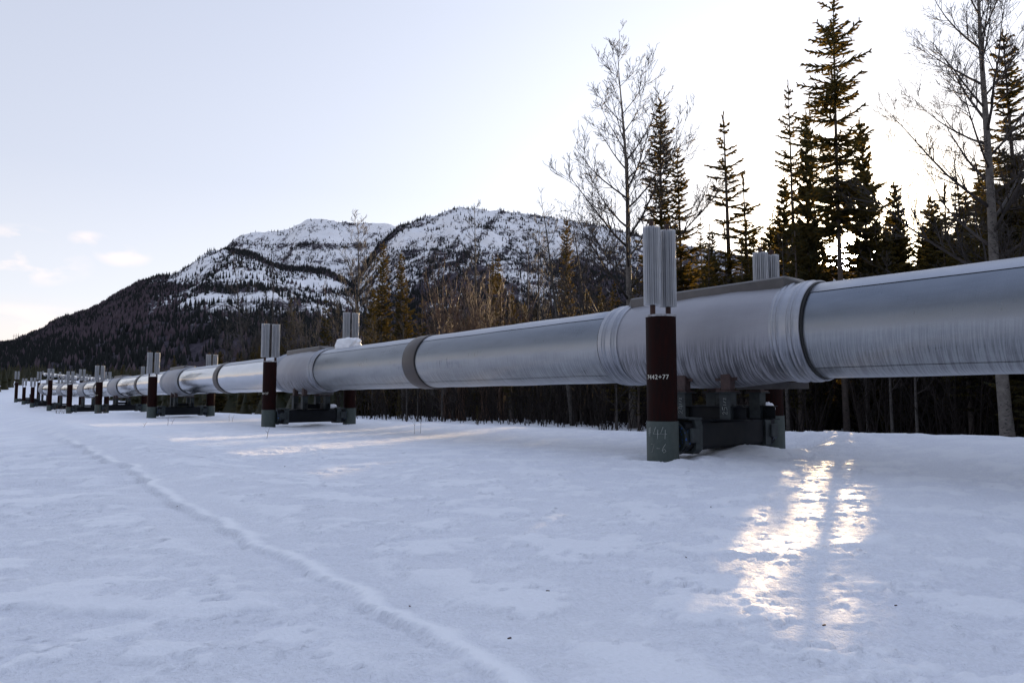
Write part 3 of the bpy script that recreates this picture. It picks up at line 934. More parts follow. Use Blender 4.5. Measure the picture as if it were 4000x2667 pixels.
# ------------------------------------------------------------------ supports
def text_mesh(txt, size, name, mat, wrap_r=None, ang0=0.0, z0=0.0, depth=.0012):
    cu = bpy.data.curves.new(name, 'FONT'); cu.body = txt; cu.size = size; cu.align_x = 'CENTER'; cu.align_y = 'CENTER'
    cu.extrude = depth; cu.resolution_u = 3; cu.space_character = 1.08
    ob = bpy.data.objects.new('tmp_text', cu); COL.objects.link(ob)
    dg = bpy.context.evaluated_depsgraph_get()
    me = bpy.data.meshes.new_from_object(ob.evaluated_get(dg))
    bpy.data.objects.remove(ob)
    me.name = name; me.materials.clear(); me.materials.append(mat)
    if wrap_r:
        for v in me.vertices:
            r = wrap_r + v.co.z + .0015; t = ang0 + v.co.x / wrap_r; y = v.co.y
            v.co = (r * math.cos(t), r * math.sin(t), z0 + y)
    return me
def chalk_line(mb, pts, r, ang, z0, rr=.0035):
    P = []
    for x, y in pts:
        t = ang + x / r; P.append((( r + .001) * math.cos(t), (r + .001) * math.sin(t), z0 + y))
    mb.path(P, rr, 4)
DIG = {'4': [[(.35, 1), (0, .35), (.8, .35)], [(.6, .75), (.55, -.1)]], '7': [[(0, .95), (.6, 1), (.2, 0)]], '-': [[(.1, .5), (.6, .5)]],
       '6': [[(.55, 1), (.2, .6), (.05, .25), (.3, 0), (.6, .2), (.4, .45), (.1, .3)]], '#': [[(0, .4), (.5, .5)], [(0, .6), (.5, .7)], [(.2, .9), (.15, .1)], [(.4, .95), (.35, .1)]],
       '2': [[(.05, .8), (.3, 1), (.55, .75), (.05, 0), (.65, .05)]], '5': [[(.6, 1), (.1, 1), (.05, .55), (.5, .55), (.5, .15), (.0, 0)]], '1': [[(.2, 1), (.2, 0)]], '/': [[(0, 0), (.5, 1)]]}
def radiator_mesh(h):
    mb = MB(); n = 24
    for i in range(n):
        t = 2 * math.pi * i / n
        c, s_ = math.cos(t), math.sin(t)
        m = Matrix.Rotation(t, 3, 'Z')
        mb.box((c * .093, s_ * .093, h / 2), (.080, .0055, h), rot=m)
    mb.tube((0, 0, .004), (0, 0, h - .004), .060, n=20)
    return mb.mesh('radiator', M['fin_metal'])
def stem_mesh(h, low):
    mb = MB()
    mb.tube((0, 0, -low), (0, 0, h + .085), .040, n=14)
    mb.tube((0, 0, h + .085), (0, 0, h + .10), .038, .025, 12)
    mb.path([(.015, 0, h + .10), (.015, 0, h + .15), (.05, 0, h + .155)], .008, 5)
    return mb.mesh('heat_pipe', M['stem'])
def post(root, loc, ztop, zbase, fin_top, fin_h, sleeve_top, detail, lettering=None):
    """loc: x,y in the support's frame; everything else in metres above its origin"""
    x, y = loc
    n = 32 if detail else 16
    e = MB()
    e.tube((0, 0, -.9), (0, 0, ztop - .02), .228, n=n)
    po = e.build('post', M['rust_post'], root, (x, y, 0))
    e = MB()
    e.tube((0, 0, ztop - .02), (0, 0, ztop + .012), .236, .232, n)
    e.build('post_rim', M['post_rim'], po)
    e = MB()
    e.tube((0, 0, -.8), (0, 0, sleeve_top), .240, n=n)
    e.build('post_sleeve', M['green_sleeve'], po)
    rz = fin_top - fin_h
    me = radiator_mesh(fin_h); ms = stem_mesh(fin_h, rz - ztop + .25)
    for s_ in (-1, 1):
        ro = link_mesh('radiator', me, root, (x, y + s_ * .186, rz))
        so = link_mesh('heat_pipe', ms, ro)
    return po
def make_support(k, root_z, mid, rear_top, rear_dz=0.0):
    (px, by, ty, fy, fh, Y) = SUP[k]
    p = post_xy[k]
    root = empty('pipe_support', (mid.x, mid.y, p.z), ANG)      # local x along the line, local y to the road side
    z0 = p.z
    # local +y = rotate(+90) of A ; A=(-,+) -> +y = (-A.y, A.x) = towards the road
    ztop = at(px, ty, Y).z - z0
    ft = at(px, fy, Y).z - z0
    yy_ = (Vector((p.x, p.y, 0)) - Vector((mid.x, mid.y, 0))).length
    f = post(root, (0, yy_), ztop, 0, ft, fh, .60, k < 4)
    b = post(root, (0, -yy_), ztop, 0, (rear_top if rear_top else ft), fh, .62, k < 4)
    # girder between the posts
    zb = .36; h = .44
    L_ = yy_ - .24
    mb = MB()
    prof = [(-.23, zb - h / 2 + .06), (-.17, zb - h / 2), (.17, zb - h / 2), (.23, zb - h / 2 + .06), (.23, zb + h / 2 - .03), (.20, zb + h / 2), (-.20, zb + h / 2), (-.23, zb + h / 2 - .03)]
    mb.prism(prof, -L_ + .02, L_ - .02, lambda v: Vector((v.y, v.x, v.z)))
    gr = mb.build('crossbeam', M['girder'], root)
    for s_ in (-1, 1):
        mb = MB()
        pr = [(-.27, zb - .20), (-.20, zb - .27), (.20, zb - .27), (.27, zb - .20), (.275, zb + .16), (.25, zb + .255), (-.25, zb + .255), (-.275, zb + .16)]
        c0 = s_ * (L_ - .30)
        mb.prism(pr, c0 - .085, c0 + .085, lambda v: Vector((v.y, v.x, v.z)))
        mb.box((.29, c0 + .14 * s_, zb + .02), (.05, .20, .22), bev=.012)
        mb.box((-.29, c0 + .14 * s_, zb + .02), (.05, .20, .22), bev=.012)
        mb.box((0, c0 + .06 * s_, zb + .27), (.52, .34, .03), bev=.006)
        mb.build('clamp', M['pedestal'], gr)
        mb = MB(); mb.tube((0, s_ * (L_ - .10), zb - .02), (0, s_ * (L_ + .02), zb - .02), .265, .25, 24)
        mb.build('collar', M['blue_marks'], gr)
    # sliding frame: two rails along the pipe, stiffeners, four stub columns
    ctop = (cz[k] if k < K else mid.z) - z0 - R - .215
    cb = zb + h / 2 + .012
    mb = MB()
    for sy in (-1, 1):
        y = .42 * sy
        mb.box((0, y, cb + .010), (1.5, .20, .018), bev=.003)
        mb.box((0, y, cb + .115), (1.46, .014, .19), bev=.003)
        mb.box((0, y, cb + .218), (1.46, .17, .014), bev=.003)
    mb.box((0, 0, cb - .001), (.5, 1.24, .018), bev=.003)
    mb.box((0, .0, cb + .11), (.016, .68, .16), bev=.003)
    sf = mb.build('slide_frame', M['girder'], root)
    for sx in (-1, 1):
        for sy in (-1, 1):
            x = .42 * sx; y = .42 * sy
            mb = MB()
            mb.box((x, y - .085, (cb + .02 + ctop) / 2), (.19, .014, ctop - cb - .02), bev=.003)
            mb.box((x, y + .085, (cb + .02 + ctop) / 2), (.19, .014, ctop - cb - .02), bev=.003)
            mb.box((x - .087, y, (cb + .02 + ctop) / 2), (.014, .155, ctop - cb - .022), bev=.002)
            mb.box((x + .087, y, (cb + .02 + ctop) / 2), (.014, .155, ctop - cb - .022), bev=.002)
            mb.box((x, y, ctop + .008), (.30, .28, .016), bev=.004)
            mb.add([(x - .098 * 1, y - .007, cb + .02), (x - .21, y - .007, cb + .02), (x - .098, y - .007, cb + .26), (x - .098, y + .007, cb + .02), (x - .21, y + .007, cb + .02), (x - .098, y + .007, cb + .26)],
                   [(0, 1, 2), (5, 4, 3), (0, 3, 4, 1), (1, 4, 5, 2), (2, 5, 3, 0)])
            col_ = mb.build('stub_column', M['pedestal'], root)
            if k == 0 and sy == 1:
                txt = '241/2' if sx == 1 else '251/2'
                mb = MB(); u = 0
                for ch in txt:
                    sc = .085 if ch in '245' and u < .2 else .05
                    for st in DIG[ch]:
                        mb.path([(x - (b2 - .5) * sc, y + .0935, cb + .09 + u + a2 * sc) for a2, b2 in st], .0035, 4)
                    u += sc * .85
                mb.v = [(x - (q[0] - x), q[1], q[2]) for q in mb.v]
                mb.build('chalk_number', M['chalk'], col_)
            mb = MB(); mb.tube((x, y, ctop + .016), (x, y, ctop + .035), .12, n=20)
            mb.build('slide_pad', M['gasket'], col_)
    return root, f, b
names = ['nearest support with two finned radiators on a rusty red post marked 7442+77', 'second support of the line, its rear radiators behind a snow block, post marked 0-37',
         'third support of the line, dark posts just before the first brown ridge cap', 'fourth support from the camera, radiators against the dark woods',
         'fifth support from the camera standing in the line of dark posts', 'sixth support, taller than its neighbours with high radiators',
         'seventh support, beside the point where the pipeline bends away', 'eighth support, short dark posts left of the bend', 'last support of the line with tall radiators near the forest edge']
for k in range(9):
    mid = mids[k] if k < K else Vector((post_xy[k].x, post_xy[k].y, 1.75)) + C * (HALF if k == 7 else 1.5)
    rt = None
    if k == 0: rt = at(3017, 993, 10.4 + 2 * HALF * C.y).z - post_xy[0].z
    if k == 1: rt = at(1353, 1222, 23.9 + 2 * HALF * C.y).z - post_xy[1].z
    root, f_, b_ = make_support(k, 0, mid, rt)
    tag(root, names[k], 'pipe support', 'pipe supports along the pipeline')
    if k < 4:
        toc = math.atan2(-post_xy[k].y, -post_xy[k].x) - ANG     # direction of the camera in the post's frame
        if k == 0:
            me = text_mesh('7442+77', .096, 'stencil_number', M['white_paint'], .228, toc - .33, at(2590, 1474, 10.4).z - post_xy[0].z)
            link_mesh('stencil_number', me, f_)
            mb = MB(); zc = at(2590, 1690, 10.4).z - post_xy[0].z
            for (txt, x0, zz_, sc) in (('#44', -.31, at(2590, 1693, 10.4).z - post_xy[0].z - .05, .16), ('7-6', -.25, at(2590, 1745, 10.4).z - post_xy[0].z - .07, .13)):
                u = x0
                for ch in txt:
                    for st in DIG[ch]:
                        chalk_line(mb, [(u + a2 * sc * .75, b2 * sc) for a2, b2 in st], .241, toc + .25, zz_)
                    u += sc * .68
            mb.build('chalk_number', M['chalk'], f_)
        elif k == 1:
            me = text_mesh('7440+37', .105, 'stencil_number', M['white_paint'], .228, toc - 1.0, at(1048, 1537, 23.9).z - post_xy[1].z)
            link_mesh('stencil_number', me, f_)
        elif k == 3:
            me = text_mesh('38+57', .105, 'stencil_number', M['white_paint'], .228, toc - .9, at(383, 1543, 50.8).z - post_xy[3].z)
            link_mesh('stencil_number', me, f_)
# supports of the returning runs
def far_support(p, label, lift):
    root = empty('pipe_support', (p.x, p.y, p.z - 2.0), ANG)
    for s_ in (-1, 1):
        e = MB(); e.tube((0, 0, -.8), (0, 0, 2.1), .23, n=10); e.build('post', M['rust_post'], root, (0, s_ * 1.4, 0))
        e = MB()
        for q in (-.17, .17):
            for i in range(8):
                t = math.pi * i / 8; e.box((0, q, 2.25 + lift / 2), (.27, .012, lift), rz=0, rot=Matrix.Rotation(t, 3, 'Z'))
                b0 = len(e.v) - 8
                for j in range(b0, len(e.v)): pass
        e.build('radiator', M['fin_metal'], root, (0, s_ * 1.4, 0))
    e = MB(); e.box((0, 0, .9), (.4, 2.4, .4), bev=.03); e.build('crossbeam', M['girder'], root)
    tag(root, label, 'pipe support', 'far pipe supports on the returning runs')
FARL = ['first', 'second', 'third', 'fourth', 'fifth', 'sixth', 'seventh', 'eighth', 'ninth', 'tenth', 'eleventh', 'twelfth', 'thirteenth', 'fourteenth', 'fifteenth', 'sixteenth']
run = [(far_pts[i], far_pts[i + 1]) for i in range(2, len(far_pts) - 1)]
for (a, b_) in run:
    L_ = (b_ - a).length; n = max(1, int(L_ / 16))
    for j in range(n):
        far_support(a.lerp(b_, (j + .5) / n), 'small far pipe support before the dark woods, ' + FARL[0] + ' along the line past its bend', 1.25); FARL.append(FARL.pop(0))

# ------------------------------------------------------------------ snow lying on things
def snow_lump(name, loc, dims, rz, seed, label, blocky=3.0, n=26):
    vs = []; fs = []
    for i in range(n + 1):
        th = math.pi * i / n
        for j in range(n * 2):
            ph = 2 * math.pi * j / (n * 2)
            d = Vector((math.sin(th) * math.cos(ph), math.sin(th) * math.sin(ph), math.cos(th)))
            k = (abs(d.x) ** blocky + abs(d.y) ** blocky + abs(d.z) ** blocky) ** (-1 / blocky)
            w = 1 + .16 * float(pnoise(d.x * 2.2 + seed, d.y * 2.2 + d.z * 1.7, seed)) + .09 * float(pnoise(d.x * 6 + seed, d.y * 6 + d.z * 5, seed + 4))
            p = d * k * w
            vs.append((p.x * dims[0] / 2, p.y * dims[1] / 2, max(p.z, -.8) * dims[2] / 2))
    m = n * 2
    for i in range(n):
        for j in range(m):
            fs.append((i * m + j, (i + 1) * m + j, (i + 1) * m + (j + 1) % m, i * m + (j + 1) % m))
    mb = MB(); mb.add(vs, fs, True)
    o = mb.build(name, M['snow_lump'], None, loc); o.rotation_euler = (0, 0, rz)
    return tag(o, label, 'snow lump')
c = lerp_axis(.825); snow_lump('snow_block', (c.x, c.y, c.z + R + .10), (1.15, .45, .40), ANG, 3, 'thick white block of snow lying on top of the pipe before rear radiators', 7)
c = lerp_axis(.775); snow_lump('snow_lump', (c.x - .05, c.y, c.z + R + .02), (.30, .16, .08), ANG, 5, 'small crust of snow just right of the big snow block', 2.5, 12)
c = lerp_axis(1.07); snow_lump('snow_lump', (c.x - .3, c.y + .36, c.z + R + .05), (.55, .22, .16), ANG, 9, 'ragged snow remnant on the pipe left of the second support', 2.2, 14)
c = lerp_axis(2.12); snow_lump('snow_lump', (c.x, c.y, c.z + R + .05), (.7, .3, .20), ANG, 12, 'small snow heap on the pipe beside the third support', 2.2, 12)
q = at(2990, 1605, 12.2)
r0 = mids[0] + C * 1.10
snow_lump('snow_lump', (r0.x - A.x * .2, r0.y - A.y * .2, post_xy[0].z + .74), (.22, .28, .24), ANG, 15, 'jagged snow clod resting on the nearest crossbeam', 2.2, 16)
r1 = mids[1] + C * .80
snow_lump('snow_lump', (r1.x, r1.y, post_xy[1].z + .68), (.3, .42, .18), ANG, 17, 'rounded snow clod on the crossbeam of the second support', 2.2, 12)
t_ = math.radians(33); c = lerp_axis(-.29)
snow_lump('snow_lump', (c.x - C.x * (R + .01) * math.sin(t_), c.y - C.y * (R + .01) * math.sin(t_), c.z + (R + .012) * math.cos(t_)), (.16, .07, .05), ANG + .5, 19, 'small snow crumb clinging to the upper flank of the nearest pipe', 2, 10)

# ------------------------------------------------------------------ trees
def spruce_data(h, Rm, clear, seed, dens=1.0, droop=.25, narrow=.75, tip_up=.35, step=.09, wdt=.035, gap=0.25, thick=.0105):
    r = random.Random(seed)
    tv = MB()
    pts = []; rad = []
    bend = (r.uniform(-.02, .02), r.uniform(-.02, .02))
    for i in range(9):
        t = i / 8
        pts.append((bend[0] * h * t * t * 1.2, bend[1] * h * t, h * t - (.3 if i == 0 else 0))); rad.append(max(.010, thick * h * (1 - t) ** .9 + .008))
    tv.path(pts, rad, 9)
    P = []; D = []; Wd = []; Ln = []; Wn = []
    z = clear * h
    def tp(z):
        t = z / h; return Vector((bend[0] * h * t * t * 1.2, bend[1] * h * t, z))
    for k in range(int(clear * h / .45)):     # dead stubs under the crown
        a = r.uniform(0, 6.28); zz = r.uniform(.08 * h, clear * h); l = r.uniform(.3, .9) * Rm * .6
        p0 = tp(zz); q = p0 + Vector((math.cos(a) * l, math.sin(a) * l, -.1 * l))
        tv.path([p0, q], [.012, .005], 3)
    while z < h * .985:
        f = (z - clear * h) / (h - clear * h)
        env = Rm * ((1 - f) ** narrow) * (min(1, .45 + f * 4)) + .10
        nb = max(3, int(round(6.5 * dens * (1 - .45 * f))))
        a0 = r.uniform(0, 6.28)
        big = r.uniform(.72, 1.18)
        for b_ in range(nb):
            if r.random() < gap * .5: continue
            a = a0 + 6.283 * b_ / nb + r.uniform(-.35, .35)
            l = env * r.uniform(.62, 1.15) * big
            up = .45 * f - droop * (1 - f) + r.uniform(-.10, .10)
            p0 = tp(z + r.uniform(-.05, .05))
            dirh = Vector((math.cos(a), math.sin(a), 0))
            ns = max(2, int(l / step))
            prev = p0; bp = [p0]
            for s_ in range(1, ns + 1):
                t = s_ / ns
                q = p0 + dirh * (l * t) + Vector((0, 0, l * (up * t + tip_up * t * t * (.6 if f > .5 else 1) * .6)))
                bp.append(q)
                d = (q - prev).normalized()
                side = d.cross(Vector((0, 0, 1))).normalized()
                tl = l * .42 * (1 - .72 * t) + .10
                for sg in (-1, 1):
                    if r.random() < .12: continue
                    dd = (d * r.uniform(.45, .9) + side * sg * r.uniform(.6, 1) + Vector((0, 0, r.uniform(-.5, .15)))).normalized()
                    P.append(prev.lerp(q, r.random())); D.append(dd); Ln.append(min(tl, .55) * r.uniform(.6, 1.2)); Wd.append(wdt * r.uniform(.8, 1.4))
                P.append(prev); D.append((d + Vector((r.uniform(-.3, .3), r.uniform(-.3, .3), r.uniform(-.45, .25)))).normalized()); Ln.append(step * 1.6); Wd.append(wdt * 1.6)
                prev = q
            tv.path([bp[0], bp[len(bp) // 2], bp[-1]], [.006 + .007 * l, .006 + .004 * l, .004], 3)
        z += r.uniform(.16, .30) * (1 + .3 * (1 - f)) / dens ** .5 * (1 + (1.6 if r.random() < gap * .35 else 0))
    # leader
    for i in range(6):
        P.append(tp(h * (.95 + .009 * i))); D.append(Vector((r.uniform(-.4, .4), r.uniform(-.4, .4), 1)).normalized()); Ln.append(.22); Wd.append(.04)
    P = np.array(P); D = np.array(D); Ln = np.array(Ln)[:, None]; Wd = np.array(Wd)[:, None]
    rs = np.random.RandomState(seed)
    N = rs.randn(len(P), 3); N = np.cross(D, N); N /= np.linalg.norm(N, axis=1, keepdims=True) + 1e-9
    N2 = np.cross(D, N)
    vs = []; 
    def blade(N_):
        a = P - N_ * Wd * .5; b_ = P + N_ * Wd * .5
        c_ = P + D * Ln * .6 + N_ * Wd * .75; d_ = P + D * Ln * .6 - N_ * Wd * .75
        e_ = P + D * Ln
        return np.stack([a, b_, c_, d_, e_], 1)
    b1 = blade(N); b2 = blade(N2)
    vv = np.concatenate([b1, b2]).reshape(-1, 3)
    n = len(b1) * 2
    i0 = np.arange(n) * 5
    tri = np.concatenate([np.stack([i0, i0 + 1, i0 + 2], -1), np.stack([i0, i0 + 2, i0 + 3], -1), np.stack([i0 + 3, i0 + 2, i0 + 4], -1)])
    return tv.mesh('trunk', M['spruce_bark']), np_mesh('crown', vv, tri, M['needles'])

def bare_data(h, spread, seed, lean=(0, 0), limbs=20, first=.25, up=1.0, rbase=None, twigm='twigs', fork=False, tw=1.0, barkm='sapling_bark'):
    r = random.Random(seed)
    tv = MB(); cv_ = MB()
    rb = rbase or (.010 * h + .02)
    pts = []; rad = []
    wob = [r.uniform(0, 6.28) for _ in range(4)]
    n = 14
    def tp(t):
        return Vector((lean[0] * h * t + .012 * h * math.sin(3.1 * t + wob[0]) * t + .006 * h * math.sin(9 * t + wob[1]) * t, lean[1] * h * t + .012 * h * math.sin(2.7 * t + wob[2]) * t, h * t))
    def tr(t): return max(.007, rb * (1 - t) ** .85)
    for i in range(n + 1):
        t = i / n; p = tp(t); 
        if i == 0: p = p - Vector((0, 0, .4))
        pts.append(p); rad.append(tr(t) * (1.25 if i == 0 else 1))
    tv.path(pts, rad, 10)
    def branch(p, d, l, rr, lvl, curve):
        ns = 5 if lvl < 2 else 3
        P = [p]; cur = p; dd = d.copy()
        ax = Vector((r.uniform(-1, 1), r.uniform(-1, 1), 0))
        for i in range(ns):
            dd = (dd + Vector((0, 0, curve / ns)) + Vector((r.uniform(-1, 1), r.uniform(-1, 1), r.uniform(-.6, .6))) * (.10 + .05 * lvl)).normalized()
            cur = cur + dd * (l / ns); P.append(cur)
        R_ = [max(.0062 * tw, rr * (1 - .85 * i / ns)) for i in range(ns + 1)]
        cv_.path(P, R_, 5 if lvl == 0 else 3)
        if lvl >= 3 or l < .16: return
        m = {0: int(3.0 * l) + 3, 1: int(4.5 * l) + 2, 2: int(3 * l) + 1}[lvl]
        for j in range(int(m * 1.0)):
            t = r.uniform(.15, 1.0); k = min(int(t * ns), ns - 1); q = P[k].lerp(P[k + 1], t * ns - k)
            dl = (P[k + 1] - P[k]).normalized()
            sd = Vector((r.gauss(0, 1), r.gauss(0, 1), r.gauss(0, .6))); sd = (sd - dl * sd.dot(dl)).normalized()
            nd_ = (dl * r.uniform(.65, 1.1) + sd * .75 + Vector((0, 0, .15))).normalized()
            branch(q, nd_, l * r.uniform(.22, .48) * (1.1 - .5 * t) + .08, R_[k] * .55, lvl + 1, curve * .7)
    for i in range(limbs):
        f = i / max(1, limbs - 1)
        t = first + (.97 - first) * f ** .9
        a = i * 2.4 + r.uniform(-.5, .5)
        l = spread * (1 - .78 * f) * r.uniform(.7, 1.15) * (.75 + .25 * min(1, f * 5))
        d = Vector((math.cos(a), math.sin(a), r.uniform(.35, .8) * up + .5 * f)).normalized()
        branch(tp(t), d, l, min(tr(t) * .55, .008 + .011 * l), 0, .55 * up)
    return tv.mesh('trunk', M[barkm]), cv_.mesh('crown', M[twigm])
def bush_data(h, seed, stems=26, mat='willow'):
    r = random.Random(seed); tv = MB(); cv_ = MB()
    for i in range(stems):
        a = r.uniform(0, 6.28); hh = h * r.uniform(.55, 1.05); ln = r.uniform(.1, .5)
        P = [Vector((math.cos(a) * .25 * r.random(), math.sin(a) * .25 * r.random(), -.1))]
        for j in range(1, 6):
            t = j / 5
            P.append(Vector((math.cos(a) * ln * hh * t ** 1.3 * .6, math.sin(a) * ln * hh * t ** 1.3 * .6, hh * t)) + Vector((r.uniform(-.06, .06), r.uniform(-.06, .06), 0)))
        tv.path(P, [.022, .018, .014, .010, .008, .005], 4)
        for j in range(16):
            t = r.uniform(.25, 1); k = min(4, int(t * 5)); q = P[k].lerp(P[k + 1], t * 5 - k)
            d = Vector((r.gauss(0, .55), r.gauss(0, .55), 1)).normalized(); l = r.uniform(.25, .8) * h * .22
            q2 = q + d * l * .5 + Vector((r.uniform(-.05, .05), r.uniform(-.05, .05), 0)); q3 = q2 + (d + Vector((0, 0, .3))).normalized() * l * .5
            cv_.path([q, q2, q3], [.006, .005, .004], 3)
            for _ in range(3):
                t2 = r.random(); w = q.lerp(q3, t2); e = Vector((r.gauss(0, .6), r.gauss(0, .6), .8)).normalized() * r.uniform(.08, .25)
                cv_.path([w, w + e], [.004, .0032], 3)
    return tv.mesh('trunk', M[mat]), cv_.mesh('crown', M[mat])

SPR = {}
def spr(key, *a, **k): SPR[key] = (spruce_data(*a, **k), a[0], a[1])
spr('club', 14, 1.15, .06, 101, dens=1.15, droop=.12, narrow=.45, step=.12, gap=.1)
spr('wide', 13, 2.1, .10, 102, dens=1.25, droop=.22, narrow=.85, gap=.3)
spr('thin', 12, .95, .12, 103, dens=.85, droop=.25, narrow=.6, gap=.8)
spr('tall', 17, 1.75, .44, 104, dens=1.2, droop=.22, narrow=.62, gap=.4, thick=.0068)
spr('gappy', 15, 1.5, .36, 111, dens=1.1, gap=.4, thick=.008)
spr('crowned', 12, 1.3, .53, 112, dens=1.1, gap=.3, thick=.0075)
spr('mid', 13, 1.6, .10, 105, dens=1.35, droop=.25, narrow=.8, gap=.3)
spr('airy', 13, 1.6, .14, 106, dens=1.1, droop=.30, narrow=.75, gap=.6)
spr('slim', 9, .85, .03, 107, dens=1.1, droop=.10, narrow=.65, gap=.1)
spr('small', 5, 1.0, .0, 108, dens=1.0, droop=.05, narrow=.9, gap=.1, step=.14)
spr('full', 11, 2.0, .02, 109, dens=1.1, droop=.2, narrow=.9, gap=.1)
spr('dense', 11, 1.7, .0, 110, dens=1.2, droop=.15, narrow=.75, gap=.0, wdt=.06)
BARE = {}
def bare(key, *a, **k): BARE[key] = (bare_data(*a, **k), a[0], a[1])
bare('big', 14.5, 5.6, 201, limbs=30, first=.20, lean=(-.02, 0), rbase=.16, tw=1.15, barkm='aspen_bark')
bare('giant', 21, 7.0, 202, limbs=34, first=.20, lean=(-.035, 0), rbase=.24, tw=1.0, barkm='aspen_bark')
bare('pole', 9, 1.7, 203, limbs=22, first=.25, rbase=.09)
bare('lean', 9, 2.0, 204, limbs=16, first=.35, lean=(-.12, .05), rbase=.10)
bare('fan', 8, 2.6, 205, limbs=24, first=.12, rbase=.08, up=1.2)
bare('slim', 7, 1.1, 206, limbs=14, first=.3, rbase=.06)
bare('shade', 6, 2.2, 207, limbs=18, first=.15, rbase=.07)
BUSH = {'willow': (bush_data(4.2, 301), 4.2, 1.5), 'willow_low': (bush_data(3.0, 302, 20), 3.0, 1.3), 'grey': (bush_data(3.6, 303, 22, 'twigs'), 3.6, 1.4)}
print('variants', sum(len(d[0][0].polygons) + len(d[0][1].polygons) for q in (SPR, BARE, BUSH) for d in q.values()))

def Yof(px, n):
    u = (px - 2000) / F
    return (n + MID0.x * C.x + MID0.y * C.y) / (u * C.x + C.y)
def plant(name, data, x, y, height, wscale, rz, label, cat, group=None, zoff=0):
    (tm, cm), h, _ = data
    s = height / h
    root = empty(name, (x, y, gz(x, y) - .05 + zoff), rz)
    root.scale = (s * wscale, s * wscale, s)
    link_mesh('trunk', tm, root); link_mesh('crown', cm, root)
    tag(root, label, cat, group)
    return root
def at_px(name, data, px, ytop, n, wscale, label, cat, group=None, rz=None, Y=None):
    Y = Y or Yof(px, n)
    x = (px - 2000) / F * Y
    # the base stands a little to the side: uprights lean with the camera pitch
    ztop = at(px, ytop, Y).z
    return plant(name, data, x, Y, ztop - gz(x, Y), wscale, rnd.uniform(0, 6.28) if rz is None else rz, label, cat, group)
PLACED = []
G_S = 'spruces beyond the pipeline'; G_A = 'bare trees beyond the pipeline'
# spruces one can single out
for (key, px, yt, n, ws, lab) in [
    ('club', 2585, 380, 13, 1.05, 'tall dark spruce with a dense club shaped top behind the big leafless aspen'),
    ('wide', 2672, 570, 14.5, .95, 'broad spruce with spreading tips right of the club topped spruce'),
    ('thin', 2862, 452, 17, 1.15, 'thin ragged spruce standing alone against the sky in the middle of the right woods'),
    ('slim', 2935, 682, 17, 1.2, 'narrow dense spruce just right of the thin ragged one'),
    ('airy', 3112, 322, 13, .72, 'spruce with a long bare leader above the rear radiators'),
    ('gappy', 3205, 378, 13, .8, 'dark spruce close against the left of the tallest spruce'),
    ('tall', 3300, -75, 10.5, 1.0, 'tallest spruce, its straight bare lower trunk standing in front of the sun'),
    ('slim', 3708, 722, 17, 1.25, 'slim spruce between the sun and the tall pale aspen trunk, left one of two'),
    ('slim', 3790, 700, 18.5, 1.2, 'slim spruce between the sun and the tall pale aspen trunk, right one of two'),
    ('airy', 3925, 500, 14, 1.2, 'loose spruce close behind the tall pale aspen trunk'),
    ('wide', 4015, 120, 11, 1.0, 'large spruce cut by the edge at the far right'),
    ('club', 1487, 945, 20, .95, 'golden lit spruce with a narrow spire before the snowy slope, taller of its pair'),
    ('full', 1448, 1120, 20.5, .9, 'bushy lower spruce leaning on the golden spire'),
    ('club', 1567, 980, 21, .85, 'narrow spruce spire in front of the bright mountain face'),
    ('slim', 1592, 1100, 22, 1.1, 'short spruce touching the right of a narrow spire'),
    ('mid', 1919, 1000, 19, .72, 'dark spruce tip rising behind the golden willows, left one of two'),
    ('mid', 1952, 990, 18, .85, 'golden green spruce behind the willows, right one of two'),
    ('club', 2216, 846, 13.5, .80, 'spruce left of the big aspen, in front of the right end of the mountain'),
    ('slim', 1640, 1168, 22, 1.2, 'small pointed spruce standing low before the white slope'),
    ('mid', 2006, 1118, 19, .9, 'mid height spruce right of the golden pair'),
    ('full', 2052, 1180, 18, .8, 'rounded low spruce just above the pipe'),
    ('slim', 1272, 1150, 30, 1.1, 'slender spruce top beside the tall bare tree near the second radiators'),
    ('slim', 1130, 1165, 28, 1.1, 'slender spruce behind the front radiators of the second support'),
    ('thin', 1760, 1190, 22, 1.2, 'thin spruce top among the reddish willows'),
    ('small', 1865, 1580, 7.2, .55, 'sparse little spruce at the foot of the slim pale trunk under the pipe'),
    ('small', 1560, 1500, 9, .45, 'sparse sapling spruce seen below the pipe by a slim pale trunk'),
    ('airy', 2760, 850, 20, .9, 'thin spruce behind the right part of the broad one'),
    ('airy', 3040, 780, 22, .9, 'open spruce left of the rear radiators'),
    ('airy', 3580, 850, 20, .8, 'low spruce right of the full one by the sun'),
]:
    at_px('spruce_tree', SPR[key], px, yt, n, ws, lab, 'spruce', G_S)
def sun_side(name, key, off, s_, hgt, ws, lab):
    x = s_ * math.sin(SUN_AZ) + off * math.cos(SUN_AZ); y = s_ * math.cos(SUN_AZ) - off * math.sin(SUN_AZ)
    return plant(name, SPR[key], x, y, hgt, ws, rnd.uniform(0, 6.28), lab, 'spruce', G_S)
sun_side('spruce_tree', 'dense', .62, 25.5, 10.6, .72, 'full dark spruce directly right of the sun')
sun_side('spruce_tree', 'dense', 1.75, 30, 9.5, .8, 'dark spruce behind and right of the full one by the sun')
sun_side('spruce_tree', 'crowned', -.62, 29, 10.0, .7, 'spruce crown close behind the tallest trunk, its lower trunk bare')
sun_side('spruce_tree', 'crowned', .30, 33, 11.5, .7, 'thin crown filling the gap right of the tallest trunk above the sun')
sun_side('spruce_tree', 'dense', -1.20, 24, 10.6, .52, 'ragged spruce left of the tallest trunk reaching down to the pipe')
sun_side('spruce_tree', 'dense', -2.2, 27, 9.5, .8, 'dense spruce between the rear radiators and the tallest trunk')
